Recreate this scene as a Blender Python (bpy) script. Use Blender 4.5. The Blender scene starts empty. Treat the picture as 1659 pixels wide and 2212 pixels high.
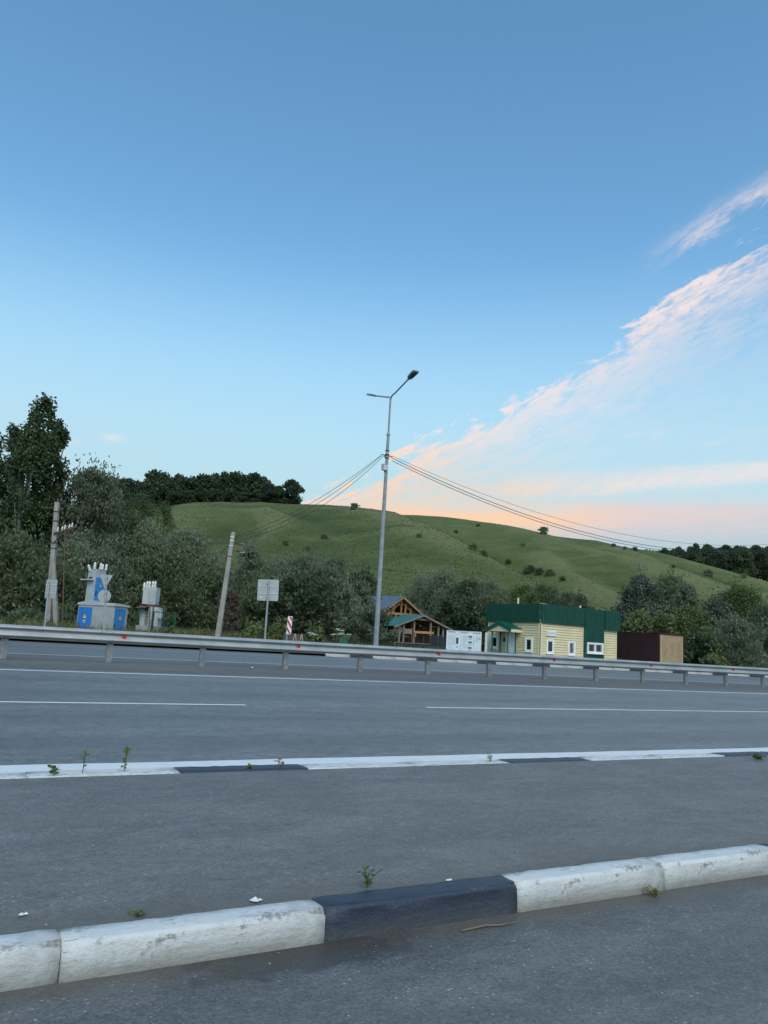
import bpy, math, random
import numpy as np
from mathutils import Vector, Matrix, noise as mnoise

# ------------------------------------------------------------------ camera, sky, sun, exposure
SC = bpy.context.scene
COL = SC.collection
W0, H0, F0 = 1659.0, 2212.0, 1661.0
ROLL, PITCH, RAZ = math.radians(3.45), math.radians(9.63), math.radians(60.4)
CAM_H = 1.2
cr, sr, cp, sp = math.cos(ROLL), math.sin(ROLL), math.cos(PITCH), math.sin(PITCH)
DU = np.array([math.sin(RAZ), math.cos(RAZ), 0.0])       # along the road
DV = np.array([-math.cos(RAZ), math.sin(RAZ), 0.0])      # across the road
ROADROT = math.pi / 2 - RAZ
cam = bpy.data.cameras.new('camera')
cam_o = bpy.data.objects.new('camera', cam)
COL.objects.link(cam_o)
up0 = Vector((0, -sp, cp)); xx = Vector((1, 0, 0)); fwd = Vector((0, cp, sp))
right = xx * cr + up0 * sr
upv = -xx * sr + up0 * cr
cam_o.matrix_world = Matrix(((right.x, upv.x, -fwd.x, 0), (right.y, upv.y, -fwd.y, 0), (right.z, upv.z, -fwd.z, CAM_H), (0, 0, 0, 1)))
cam.sensor_fit = 'VERTICAL'; cam.sensor_height = 36; cam.lens = F0 / H0 * 36
cam.clip_start = 0.05; cam.clip_end = 12000
SC.camera = cam_o

SUN_AZ, SUN_EL = 168.0, 44.0
SKY_K = .0885
world = bpy.data.worlds.new('World'); SC.world = world; world.use_nodes = True
wnt = world.node_tree


class S:
    """tiny wrapper: arithmetic on shader sockets"""
    nt = None

    def __init__(s, v): s.v = v

    @staticmethod
    def m(op, *a, clamp=False):
        n = S.nt.nodes.new('ShaderNodeMath'); n.operation = op; n.use_clamp = clamp
        for i, x in enumerate(a):
            if isinstance(x, S): S.nt.links.new(x.v, n.inputs[i])
            else: n.inputs[i].default_value = x
        return S(n.outputs[0])

    def __add__(s, o): return S.m('ADD', s, o)
    __radd__ = __add__
    def __sub__(s, o): return S.m('SUBTRACT', s, o)
    def __rsub__(s, o): return S.m('SUBTRACT', o, s)
    def __mul__(s, o): return S.m('MULTIPLY', s, o)
    __rmul__ = __mul__
    def __truediv__(s, o): return S.m('DIVIDE', s, o)


def sstep(x, a, b):
    n = S.nt.nodes.new('ShaderNodeMapRange'); n.interpolation_type = 'SMOOTHSTEP'
    S.nt.links.new(x.v, n.inputs[0]); n.inputs[1].default_value = a; n.inputs[2].default_value = b
    return S(n.outputs[0])


def gauss(x): return S.m('EXPONENT', (x * x) * -1.0)


def noise_at(x, y, z, scale=1.0, detail=6, rough=.55, dist=0.0):
    c = S.nt.nodes.new('ShaderNodeCombineXYZ')
    for i, q in enumerate((x, y, z)):
        if isinstance(q, S): S.nt.links.new(q.v, c.inputs[i])
        else: c.inputs[i].default_value = q
    n = S.nt.nodes.new('ShaderNodeTexNoise'); n.inputs['Scale'].default_value = scale; n.inputs['Detail'].default_value = detail
    n.inputs['Roughness'].default_value = rough; n.inputs['Distortion'].default_value = dist
    S.nt.links.new(c.outputs[0], n.inputs['Vector'])
    return S(n.outputs[0])


def mixc(f, a, b):
    n = S.nt.nodes.new('ShaderNodeMix'); n.data_type = 'RGBA'
    if isinstance(f, S): S.nt.links.new(f.v, n.inputs[0])
    else: n.inputs[0].default_value = f
    for i, q in ((6, a), (7, b)):
        if isinstance(q, S): S.nt.links.new(q.v, n.inputs[i])
        else: n.inputs[i].default_value = (*q, 1)
    return S(n.outputs[2])


def build_sky():
    S.nt = wnt
    bg = wnt.nodes['Background']
    sky = wnt.nodes.new('ShaderNodeTexSky'); sky.sky_type = 'NISHITA'; sky.sun_disc = False
    sky.sun_elevation = math.radians(SUN_EL); sky.sun_rotation = math.radians(SUN_AZ)
    sky.air_density = 1.0; sky.dust_density = 0.35; sky.ozone_density = 3.6
    tc = wnt.nodes.new('ShaderNodeTexCoord'); sx = wnt.nodes.new('ShaderNodeSeparateXYZ')
    wnt.links.new(tc.outputs['Generated'], sx.inputs[0])
    x, y, z = (S(sx.outputs[i]) for i in range(3))
    az = S.m('ARCTAN2', x, y) * 57.29578
    el = S.m('ARCSINE', z) * 57.29578
    # streak coordinates, tilted the way the cloud bank climbs
    al = az * .91 + el * .42; ac = el * .91 - az * .42
    n1 = noise_at(al * .12, ac * .40, 3.1, 1.0, 10, .64, .7)
    n2 = noise_at(az * .05, el * .55, 7.7, 1.0, 8, .6, .35)
    n3 = noise_at(al * .34, ac * 1.05, 1.3, 1.0, 10, .68, .6)
    n4 = noise_at(al * .55, ac * 2.6, 5.3, 1.0, 8, .7, .4)
    s = az - (el * 1.75 - 22.3) + (n1 - .5) * 15.0 + (n3 - .5) * 9.0
    edge = sstep(s, -.2, 1.7)
    body = S.m('EXPONENT', S.m('MAXIMUM', s, 0.0) * -.205)
    tex = sstep(n1 * .35 + n3 * .40 + n4 * .25, .40, .60)
    far = 1.0 - sstep(az, 70.0, 130.0)
    main = edge * S.m('MINIMUM', body * 1.75 + .04, 1.0) * (tex * .90 + .10) * far
    main = main * sstep(el, 7.5, 10.5)
    wisp = edge * sstep(n3 * .5 + n2 * .5, .55, .72) * .26 * far
    d2 = el - (az * .37 + 20.6) + (n3 - .5) * 2.6 + (n1 - .5) * 1.6
    up = gauss(d2 * 1.35) * sstep(az, 18.0, 24.5) * (tex * .9 + .12) * far
    d3 = el - (az * .06 + 11.2) + (n2 - .5) * 2.6 + (n3 - .5) * .8
    b1 = gauss(d3 * 1.25) * sstep(az, -1.0, 9.0) * far * (tex * .55 + .45)
    d4 = el - (az * .01 + 9.5) + (n2 - .5) * 2.8 + (n3 - .5) * 1.2
    b2 = gauss(d4 * .95) * sstep(az, -8.0, 1.0) * (1.0 - sstep(az, 12.0, 32.0) * .45) * far
    lowhaze = (1.0 - sstep(el + (n2 - .5) * 4.0, 8.2, 10.8)) * sstep(az, 0.0, 13.0) * far * .66
    # two small puffs in the clear sky
    pf = gauss((az + 20.2) * 1.2) * gauss((el - 13.1) * 3.6) * .40 * sstep(n3, .3, .6) + gauss((az + 23.3) * 1.3) * gauss((el - 12.5) * 5.0) * .25
    dens = 1.0 - (1.0 - main * .95) * (1.0 - wisp) * (1.0 - up * .72) * (1.0 - b1 * .68)
    dens = S.m('MINIMUM', dens, 1.0)
    warm = gauss((az - 4.0) * .085) * (1.0 - sstep(el, 10.6, 17.5))
    gain = 0.50
    white = tuple(gain * c for c in (.96, .81, .775))
    peach = tuple(gain * c for c in (1.02, .66, .43))
    orange = tuple(gain * c for c in (1.08, .66, .38))
    grey = tuple(gain * c for c in (.49, .56, .62))
    cc = mixc(warm, white, peach)
    hsv = wnt.nodes.new('ShaderNodeMix'); hsv.data_type = 'RGBA'; hsv.blend_type = 'MULTIPLY'; hsv.inputs[0].default_value = 1
    wnt.links.new(sky.outputs[0], hsv.inputs[6]); hsv.inputs[7].default_value = (SKY_K * .98, SKY_K * 1.33, SKY_K * 1.24, 1)
    base = S(hsv.outputs[2])
    # air near the horizon scatters the daylight to a paler blue all round
    base = mixc((1.0 - sstep(el, 9.0, 30.0)) * 1.0, base, tuple(gain * c for c in (.50, .735, .83)))
    out = mixc(lowhaze, base, grey)
    out = mixc(b2 * .85, out, mixc(sstep(az, 9.0, 20.0), orange, tuple(gain * c for c in (.86, .64, .60))))
    out = mixc(dens, out, cc)
    out = mixc(pf, out, white)
    wnt.links.new(out.v, bg.inputs[0])
    bg.inputs[1].default_value = 1.0


build_sky()
sun = bpy.data.lights.new('sun', 'SUN'); sun.energy = .95; sun.angle = math.radians(40); sun.color = (1, .93, .84)
sun_o = bpy.data.objects.new('sun', sun); COL.objects.link(sun_o)
a_, e_ = math.radians(SUN_AZ), math.radians(SUN_EL)
sun_dir = Vector((math.sin(a_) * math.cos(e_), math.cos(a_) * math.cos(e_), math.sin(e_)))
sun_o.rotation_euler = sun_dir.to_track_quat('Z', 'Y').to_euler()
SC.view_settings.view_transform = 'Standard'; SC.view_settings.look = 'None'
SC.view_settings.gamma = 1.0; SC.view_settings.use_curve_mapping = False
SC.view_settings.exposure = 1.0
SC.cycles.max_bounces = 6; SC.cycles.diffuse_bounces = 3; SC.cycles.glossy_bounces = 2; SC.cycles.transparent_max_bounces = 6
SC.cycles.use_denoising = True

# ------------------------------------------------------------------ helpers
RNG = np.random.default_rng(11)
random.seed(5)


def ray(px, py):
    dx, dy = px - W0 / 2, py - H0 / 2
    a = dx * cr + dy * sr; b = -dx * sr + dy * cr
    return np.array([a, F0 * cp + b * sp, F0 * sp - b * cp])


def at(px, py, Y):
    v = ray(px, py)
    return v * (Y / v[1]) + np.array([0, 0, CAM_H])


def xy(px, Y, z=.4):
    """ground point on the sight line px at depth Y, at height z"""
    py = 1388.0
    for _ in range(3):
        p = at(px, py, Y)
        py += (p[2] - z) * F0 / Y
    p = at(px, py, Y)
    return np.array([p[0], Y, z])


def uvz(u, v, z): return DU * u + DV * v + np.array([0, 0, z])


def pix_on(px, py, o, n):
    """where the sight line meets the plane (o, n)"""
    v = ray(px, py); c = np.array([0, 0, CAM_H])
    return c + v * (np.dot(o - c, n) / np.dot(v, n))


def unit(v):
    v = np.array(v, float); return v / np.linalg.norm(v)


ZV = np.array([0., 0., 1.])


class MB:
    def __init__(s): s.v = []; s.f = []

    def add(s, vs, fs):
        k = len(s.v); s.v += [tuple(map(float, q)) for q in vs]; s.f += [tuple(k + i for i in q) for q in fs]; return s

    def obox(s, c, ax, ay, az):
        """box with centre c and half-axis vectors"""
        c, ax, ay, az = map(np.asarray, (c, ax, ay, az)); vs = []
        if np.dot(np.cross(ax, ay), az) < 0: ax = -ax
        for k in (-1, 1):
            for j in (-1, 1):
                for i in (-1, 1): vs.append(c + ax * i + ay * j + az * k)
        return s.add(vs, [(0, 2, 3, 1), (4, 5, 7, 6), (0, 1, 5, 4), (2, 6, 7, 3), (0, 4, 6, 2), (1, 3, 7, 5)])

    def bar(s, a, b, w, h, up=ZV):
        a, b = np.asarray(a, float), np.asarray(b, float); d = b - a; L = np.linalg.norm(d); d = d / L
        sd = np.cross(d, up)
        if np.linalg.norm(sd) < 1e-4: sd = np.cross(d, np.array([1., 0, 0]))
        sd = unit(sd); u2 = np.cross(sd, d)
        return s.obox((a + b) / 2, d * L / 2, sd * w / 2, u2 * h / 2)

    def tube(s, path, rad, n=8, cap=True):
        path = [np.asarray(p, float) for p in path]
        if np.isscalar(rad): rad = [rad] * len(path)
        k = len(s.v); ref = None
        for i, p in enumerate(path):
            d = unit(path[min(i + 1, len(path) - 1)] - path[max(i - 1, 0)])
            if ref is None:
                ref = np.cross(d, ZV)
                if np.linalg.norm(ref) < .1: ref = np.cross(d, np.array([1., 0, 0]))
            ref = unit(ref - d * np.dot(ref, d)); q = np.cross(d, ref)
            for j in range(n):
                t = 2 * math.pi * j / n
                s.v.append(tuple(p + (ref * math.cos(t) + q * math.sin(t)) * rad[i]))
        for i in range(len(path) - 1):
            for j in range(n):
                a = k + i * n + j; b = k + i * n + (j + 1) % n
                s.f.append((a, a + n, b + n, b))
        if cap:
            s.f.append(tuple(k + j for j in range(n)))
            s.f.append(tuple(k + (len(path) - 1) * n + j for j in reversed(range(n))))
        return s

    def extrude(s, poly, ext):
        """closed polygon (3D points) swept by vector ext"""
        n = len(poly); poly = [np.asarray(p, float) for p in poly]; ext = np.asarray(ext, float)
        vs = poly + [p + ext for p in poly]
        fs = [tuple(range(n - 1, -1, -1)), tuple(range(n, 2 * n))] + [(i, (i + 1) % n, n + (i + 1) % n, n + i) for i in range(n)]
        return s.add(vs, fs)

    def build(s, name, mat, parent=None, smooth=False, **pr):
        me = bpy.data.meshes.new(name)
        if parent is None:
            a = np.array(s.v); base = np.array([(a[:, 0].min() + a[:, 0].max()) / 2, (a[:, 1].min() + a[:, 1].max()) / 2, a[:, 2].min()])
        else: base = np.array(wloc(parent))
        me.from_pydata([(x - base[0], y - base[1], z - base[2]) for x, y, z in s.v], [], s.f)
        me.validate(); me.update()
        if smooth: me.polygons.foreach_set('use_smooth', [True] * len(me.polygons))
        me.materials.append(MATS[mat])
        o = bpy.data.objects.new(name, me); COL.objects.link(o)
        if parent is None: o.location = base
        else: o.parent = parent
        for k, v in pr.items(): o[k] = v
        return o


def wloc(o):
    p = Vector(o.location)
    while o.parent: o = o.parent; p += o.location
    return p


def thing(name, loc, label, cat, group=None):
    o = bpy.data.objects.new(name, None); COL.objects.link(o); o.location = tuple(map(float, loc)); o.empty_display_size = .3
    o['label'] = label; o['category'] = cat
    if group: o['group'] = group
    return o


def one(o, label, cat, group=None):
    o['label'] = label; o['category'] = cat
    if group: o['group'] = group
    return o


# ------------------------------------------------------------------ materials
MATS = {}


def newmat(name):
    m = bpy.data.materials.new(name); m.use_nodes = True; MATS[name] = m
    S.nt = m.node_tree
    return m, m.node_tree, m.node_tree.nodes['Principled BSDF']


def coord(nt, kind='Object'):
    return nt.nodes.new('ShaderNodeTexCoord').outputs[kind]


def nz(nt, vec, scale, detail=4, rough=.55, stretch=None, dist=0):
    if stretch:
        mp = nt.nodes.new('ShaderNodeMapping'); mp.inputs['Scale'].default_value = stretch; nt.links.new(vec, mp.inputs[0]); vec = mp.outputs[0]
    n = nt.nodes.new('ShaderNodeTexNoise'); n.inputs['Scale'].default_value = scale; n.inputs['Detail'].default_value = detail
    n.inputs['Roughness'].default_value = rough; n.inputs['Distortion'].default_value = dist
    nt.links.new(vec, n.inputs['Vector'])
    return S(n.outputs[0])


def bump(nt, b, h, strength, dist=.01):
    n = nt.nodes.new('ShaderNodeBump'); n.inputs['Strength'].default_value = strength; n.inputs['Distance'].default_value = dist
    nt.links.new(h.v, n.inputs['Height']); nt.links.new(n.outputs[0], b.inputs['Normal'])


def plain(name, c1, c2=None, rough=.6, metal=0., scale=6., lo=.35, hi=.65, bs=0., bscale=None, stretch=None, spec=.5, detail=5):
    m, nt, b = newmat(name)
    c2 = c2 or tuple(x * .8 for x in c1)
    v = coord(nt)
    n = nz(nt, v, scale, detail, .6, stretch)
    nt.links.new(mixc(sstep(n, lo, hi), c1, c2).v, b.inputs['Base Color'])
    b.inputs['Roughness'].default_value = rough; b.inputs['Metallic'].default_value = metal; b.inputs['Specular IOR Level'].default_value = spec
    if bs: bump(nt, b, nz(nt, v, bscale or scale * 4, 4, .6, stretch), bs)
    return m


def asphalt(name, base, light, dark, rough=.62, gutter=None, sand=0.0, coarse=1.0, tracks=()):
    m, nt, b = newmat(name)
    v = coord(nt)
    big = nz(nt, v, .35, 5, .6, (.35, 1, 1)); mid = nz(nt, v, 3.0, 5, .65, (.5, 1, 1)); fine = nz(nt, v, 55, 3, .7)
    streak = nz(nt, v, 1.2, 4, .6, (.03, 1.6, 1))
    c = mixc(sstep(big * .45 + streak * .55, .34, .66), dark, base)
    c = mixc(sstep(mid, .42, .66) * .65, c, light)
    pat = nz(nt, v, 1.1, 7, .75, (.4, 1, 1)); gr = nz(nt, v, 14, 5, .8, (.6, 1, 1))
    c = mixc(sstep(pat, .46, .62) * (.45 * coarse), c, tuple(x * .8 for x in dark))
    c = mixc(sstep(gr, .48, .62) * (.6 * coarse), c, tuple(x * 1.12 for x in light)); c = mixc((1.0 - sstep(gr, .36, .5)) * (.6 * coarse), c, tuple(x * .55 for x in dark))
    g2 = nz(nt, v, 32, 4, .85, (.7, 1, 1)); c = mixc(sstep(g2, .56, .68) * .6, c, tuple(x * 1.45 for x in light)); c = mixc((1.0 - sstep(g2, .32, .44)) * .6, c, tuple(x * .45 for x in dark))
    g3 = nz(nt, v, 95, 3, .8); c = mixc(sstep(g3, .55, .7) * .65, c, tuple(x * 1.6 for x in light)); c = mixc((1.0 - sstep(g3, .3, .45)) * .6, c, tuple(x * .45 for x in dark))
    c = mixc(sstep(fine, .42, .7) * .6, c, tuple(x * .55 for x in dark))
    vo = nt.nodes.new('ShaderNodeTexVoronoi'); vo.inputs['Scale'].default_value = 62; nt.links.new(v, vo.inputs['Vector'])
    sp_ = nt.nodes.new('ShaderNodeSeparateColor'); nt.links.new(vo.outputs['Color'], sp_.inputs[0])
    fl = sstep(S(sp_.outputs[0]) + (mid - .5) * .35, .93, .99) * (1.0 - sstep(S(vo.outputs['Distance']), .15, .42))
    c = mixc(fl * .8, c, (.46, .47, .46))
    vo2 = nt.nodes.new('ShaderNodeTexVoronoi'); vo2.inputs['Scale'].default_value = 95; nt.links.new(v, vo2.inputs['Vector'])
    sp2 = nt.nodes.new('ShaderNodeSeparateColor'); nt.links.new(vo2.outputs['Color'], sp2.inputs[0])
    c = mixc((sstep(S(sp2.outputs[1]), .55, 1.0)) * .35, c, light)
    if sand:
        c = mixc(sstep(nz(nt, v, .8, 6, .65, (.12, 1, 1)), .42, .68) * sand, c, (.17, .155, .13))
    if tracks:      # wheel tracks worn along the lanes
        sv = nt.nodes.new('ShaderNodeSeparateXYZ'); nt.links.new(v, sv.inputs[0]); tv = S(sv.outputs[1]) + (streak - .5) * .8; tk = None
        for q in tracks: g_ = gauss((tv - q) * 1.7); tk = g_ if tk is None else tk + g_
        c = mixc(tk * (pat * .8), c, tuple(x * .72 for x in dark))
    if gutter:      # silt swept against the kerb and a damp oily stain
        sx = nt.nodes.new('ShaderNodeSeparateXYZ'); nt.links.new(v, sx.inputs[0]); U, V_ = S(sx.outputs[0]), S(sx.outputs[1])
        e = nz(nt, v, 1.6, 6, .7, (.6, 1, 1)); e2 = nz(nt, v, 9., 5, .7)
        c = mixc(sstep(V_ + (e - .5) * .55 + (e2 - .5) * .12, *gutter) * .75 if gutter[1] > gutter[0] else (1.0 - sstep(V_ + (e - .5) * .5 + (e2 - .5) * .15, gutter[1], gutter[0])) * .6, c, mixc(e2, (.085, .075, .06), (.15, .132, .105)))
        if gutter[1] > gutter[0]:
            st = gauss((U - 1.42) * 1.9 + (e2 - .5) * 1.5) * sstep(V_ + (e - .5) * .45 + (e2 - .5) * .2, 2.66, 2.84)
            c = mixc(sstep(st, .2, .75) * .7, c, (.04, .037, .033))
    nt.links.new(c.v, b.inputs['Base Color'])
    b.inputs['Roughness'].default_value = rough; b.inputs['Specular IOR Level'].default_value = .45
    bump(nt, b, fine * .5 + S(vo2.outputs['Distance']) * .7 + S(vo.outputs['Distance']) * .3, .55, .006)
    return m


asphalt('asphalt_road', (.166, .168, .163), (.236, .238, .23), (.113, .115, .112), .50, tracks=(8.3, 10.3, 13.2, 15.4, 25.6, 27.6, 30.4, 32.2))
asphalt('asphalt_near', (.118, .12, .114), (.185, .187, .178), (.085, .088, .084), .55, sand=.2, gutter=(2.76, 2.98), coarse=.4)
asphalt('asphalt_island', (.143, .143, .133), (.213, .21, .196), (.108, .108, .102), .60, sand=.3, gutter=(3.42, 3.12), coarse=.5)
asphalt('asphalt_median', (.115, .113, .106), (.165, .16, .15), (.085, .083, .079), .7, sand=.75)


def painted(name, col, under, wear_lo, wear_hi, dirt=(.16, .145, .12), dirtamt=.4, rough=.6, sc=7., bs=.35, lowdirt=False):
    m, nt, b = newmat(name)
    v = coord(nt)
    w = nz(nt, v, sc, 8, .72, (.6, 1.6, 2.6)); d = nz(nt, v, 2.2, 6, .65); f = nz(nt, v, 38, 4, .7)
    c = mixc(sstep(d, .42, .78) * dirtamt, col, dirt)
    if lowdirt:     # road splash clings to the foot of the stone
        sx = nt.nodes.new('ShaderNodeSeparateXYZ'); nt.links.new(v, sx.inputs[0])
        c = mixc((1.0 - sstep(S(sx.outputs[2]) + (d - .5) * .16 + (w - .5) * .16, .01, .11)) * (.8 * lowdirt), c, (.175, .155, .125))
    c = mixc(sstep(w * .7 + f * .3, wear_lo, wear_hi), c, under)
    c = mixc(sstep(f, .52, .75) * .22, c, tuple(x * .6 for x in col))
    nt.links.new(c.v, b.inputs['Base Color']); b.inputs['Roughness'].default_value = rough
    bump(nt, b, w * .6 + f * .5, bs, .012)
    return m


painted('kerb_white', (.62, .62, .59), (.25, .24, .215), .51, .62, dirtamt=.7, bs=.9, lowdirt=True)
painted('kerb_white_old', (.52, .51, .475), (.24, .23, .205), .50, .60, dirtamt=.7)
painted('kerb_dark', (.026, .036, .058), (.10, .10, .10), .56, .66, (.065, .066, .066), .5, .5, bs=.8, lowdirt=.3)
painted('kerb_dark_old', (.03, .033, .042), (.17, .165, .15), .54, .64, (.09, .085, .075), .6, .6)
painted('line_white', (.70, .71, .70), (.30, .30, .30), .60, .70, (.35, .35, .34), .25, .5, 5., .1)
painted('line_worn', (.58, .59, .58), (.22, .22, .22), .55, .66, (.3, .3, .29), .35, .55, 4., .1)

plain('galvanised', (.39, .405, .40), (.30, .315, .31), .5, .3, 3.0, .3, .7, .05, 30, (.3, 1, 1))
plain('galvanised_post', (.25, .26, .255), (.17, .175, .17), .6, .25, 5., .3, .7, .1, 20)
plain('lamp_steel', (.36, .375, .375), (.25, .262, .265), .5, .35, 2.5, .3, .7, .05, 20)
plain('lamp_head', (.30, .32, .33), (.22, .24, .25), .5, .2, 6.)
plain('lamp_glass', (.05, .055, .06), (.08, .085, .09), .25, 0, 30.)
plain('box_grey', (.55, .56, .55), (.45, .46, .45), .5, 0, 4.)
plain('reflector_red', (.62, .015, .012), (.45, .01, .01), .25, 0, 20.)
plain('concrete', (.35, .325, .285), (.25, .232, .205), .85, 0, 2.2, .3, .7, .4, 25)
plain('concrete_foot', (.40, .39, .37), (.28, .275, .26), .85, 0, 3., .3, .7, .4, 25)
plain('rust', (.16, .085, .055), (.09, .055, .042), .8, .1, 8., .35, .65, .2)
plain('dark_steel', (.055, .052, .05), (.09, .07, .06), .7, .3, 8.)
plain('ceramic', (.78, .77, .73), (.62, .61, .58), .25, 0, 12.)
plain('ceramic_dark', (.10, .07, .055), (.07, .05, .045), .25, 0, 12.)
plain('sign_back', (.40, .42, .405), (.33, .35, .34), .5, .1, 1.6, .3, .7)
plain('sign_post', (.40, .43, .44), (.31, .335, .345), .5, .4, 4.)
plain('sign_white', (.80, .80, .79), (.68, .68, .67), .4, 0, 6.)
plain('sign_red', (.55, .012, .03), (.45, .01, .025), .4, 0, 6.)
plain('kiosk_grey', (.42, .43, .42), (.35, .36, .35), .55, 0, 1.8, .3, .7, .05)
plain('kiosk_light', (.50, .51, .50), (.42, .43, .42), .55, 0, 1.8)
plain('kiosk_blue', (.014, .195, .60), (.012, .165, .52), .45, 0, 2., .3, .7)
plain('kiosk_blue_light', (.03, .25, .60), (.025, .21, .52), .45, 0, 2., .3, .7)
plain('warn_yellow', (.82, .55, .22), (.75, .5, .2), .5, 0, 20.)
plain('black_paint', (.018, .018, .02), (.03, .03, .03), .5, 0, 10.)
plain('green_steel', (.012, .12, .055), (.01, .09, .045), .45, 0, 6.)
plain('green_sheet', (.008, .070, .046), (.006, .055, .037), .38, 0, 1.5, .3, .7)
plain('green_post', (.02, .16, .125), (.015, .125, .10), .45, 0, 4.)
plain('green_roof', (.008, .10, .07), (.006, .075, .055), .4, 0, 2.)
plain('teal_roof', (.010, .12, .095), (.008, .09, .075), .45, 0, 1.5)
plain('siding', (.74, .63, .38), (.66, .56, .335), .5, 0, 1.2, .3, .7)
plain('siding_trim', (.74, .65, .42), (.66, .57, .36), .5, 0, 2.)
plain('upvc', (.84, .84, .82), (.76, .76, .74), .35, 0, 3.)
plain('curtain', (.30, .27, .25), (.16, .14, .14), .8, 0, 9., .4, .6, stretch=(4, 4, .3))
plain('plaque', (.085, .028, .042), (.06, .02, .03), .4, 0, 8.)
plain('ink_blue', (.03, .20, .33), (.025, .16, .28), .5, 0, 8.)
plain('maroon_sheet', (.036, .009, .012), (.027, .007, .009), .6, 0, 1.3, .3, .7)
plain('timber_fresh', (.50, .265, .11), (.39, .20, .085), .75, 0, 3., .35, .65, .1, 30, (1, 1, .3))
plain('timber_old', (.30, .235, .18), (.20, .16, .125), .85, 0, 3., .35, .65, .1, 30, (1, 1, .3))
plain('timber_brown', (.20, .13, .09), (.13, .085, .06), .85, 0, 2., .35, .65)
plain('timber_slat', (.52, .36, .21), (.42, .28, .155), .7, 0, 2., .35, .65)
plain('blue_sheet', (.125, .155, .20), (.10, .125, .165), .42, .2, 1., .3, .7)
plain('dark_cladding', (.028, .036, .055), (.022, .028, .043), .55, 0, 2.)
plain('board_white', (.70, .76, .77), (.60, .67, .69), .45, 0, 1.2, .3, .7)
plain('board_paper', (.80, .82, .81), (.72, .75, .75), .5, 0, 3.)
plain('print_dark', (.03, .034, .04), (.06, .065, .07), .5, 0, 20.)
plain('print_grey', (.42, .47, .48), (.52, .56, .57), .5, 0, 14.)
plain('print_fade', (.52, .58, .59), (.66, .70, .70), .5, 0, 5., .3, .7)
plain('roof_felt', (.06, .065, .065), (.05, .055, .055), .9, 0, 2.)
plain('cable', (.018, .019, .021), (.022, .023, .025), .6, 0, 2.)
plain('rubber', (.015, .015, .016), (.025, .024, .023), .8, 0, 8.)
plain('stone', (.27, .265, .25), (.17, .165, .155), .8, 0, 14.)
plain('twig', (.19, .135, .09), (.12, .09, .06), .9, 0, 14.)
plain('bark', (.105, .085, .068), (.06, .05, .04), .9, 0, 6., .35, .65, .4, 20, (1, 1, .3))
plain('bark_pale', (.40, .39, .35), (.14, .13, .115), .85, 0, 5., .45, .65, .3, 20, (1, 1, 2.))
plain('dirt', (.125, .11, .088), (.085, .076, .064), .9, 0, 5., .35, .65, .4, 30)
plain('wet_dirt', (.038, .034, .029), (.06, .053, .045), .6, 0, 7., .35, .65, .3, 30)
plain('pale_paving', (.38, .34, .29), (.30, .275, .245), .85, 0, 1.2, .35, .65, .2, 30)
plain('soil', (.075, .085, .035), (.11, .10, .055), .95, 0, .6, .35, .65, .5, 6)


def glass():
    m, nt, b = newmat('glass')
    b.inputs['Base Color'].default_value = (.015, .017, .02, 1); b.inputs['Roughness'].default_value = .04
    b.inputs['Specular IOR Level'].default_value = .6


glass()


def leafmat(name, c1, c2, c3, trans=.25, rough=.55):
    m, nt, b = newmat(name)
    g = nt.nodes.new('ShaderNodeNewGeometry'); r = S(g.outputs['Random Per Island'])
    v = coord(nt)
    n = nz(nt, v, .55, 3, .6)
    c = mixc(sstep(n * .6 + r * .4, .3, .7), c1, c2)
    c = mixc(sstep(r, .80, .98) * .45, c, c3)
    oi = nt.nodes.new('ShaderNodeObjectInfo'); q = S(oi.outputs['Random'])
    c = mixc(sstep(q, .35, 1.0) * .45, c, tuple(x * 1.55 for x in c2)); c = mixc((1.0 - sstep(q, .0, .4)) * .4, c, tuple(x * .7 for x in c1))
    nt.links.new(c.v, b.inputs['Base Color']); b.inputs['Roughness'].default_value = rough; b.inputs['Specular IOR Level'].default_value = .3
    if trans:
        t = nt.nodes.new('ShaderNodeBsdfTranslucent'); nt.links.new(c.v, t.inputs[0])
        mx = nt.nodes.new('ShaderNodeMixShader'); mx.inputs[0].default_value = trans
        nt.links.new(b.outputs[0], mx.inputs[1]); nt.links.new(t.outputs[0], mx.inputs[2])
        nt.links.new(mx.outputs[0], nt.nodes['Material Output'].inputs[0])


leafmat('leaf_birch', (.044, .068, .029), (.070, .096, .038), (.11, .14, .062), .3)
leafmat('leaf_willow', (.150, .178, .104), (.195, .222, .136), (.28, .305, .215), .45)
leafmat('leaf_willow_green', (.122, .155, .074), (.165, .195, .10), (.22, .245, .15), .45)
leafmat('leaf_dark', (.050, .074, .034), (.076, .102, .046), (.115, .14, .07), .3)
leafmat('leaf_fresh', (.080, .112, .034), (.115, .148, .048), (.16, .19, .08), .35)
leafmat('leaf_poplar', (.080, .102, .066), (.128, .150, .106), (.32, .34, .30), .3)
leafmat('leaf_olive', (.095, .120, .042), (.135, .155, .058), (.18, .19, .08))
leafmat('leaf_brown', (.095, .072, .052), (.125, .09, .066), (.15, .12, .09))
leafmat('leaf_crest', (.044, .066, .032), (.068, .094, .044), (.10, .125, .062), .3)
leafmat('leaf_weed', (.12, .16, .05), (.18, .215, .075), (.25, .25, .12), .4)
leafmat('grass_dry', (.19, .185, .075), (.26, .235, .10), (.33, .28, .14))
leafmat('grass_green', (.085, .115, .035), (.125, .15, .05), (.20, .19, .085))
leafmat('flower_white', (.72, .73, .68), (.62, .63, .58), (.75, .75, .7), .1)
leafmat('grass_hill', (.095, .112, .032), (.13, .144, .046), (.165, .168, .065), .45)


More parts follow.
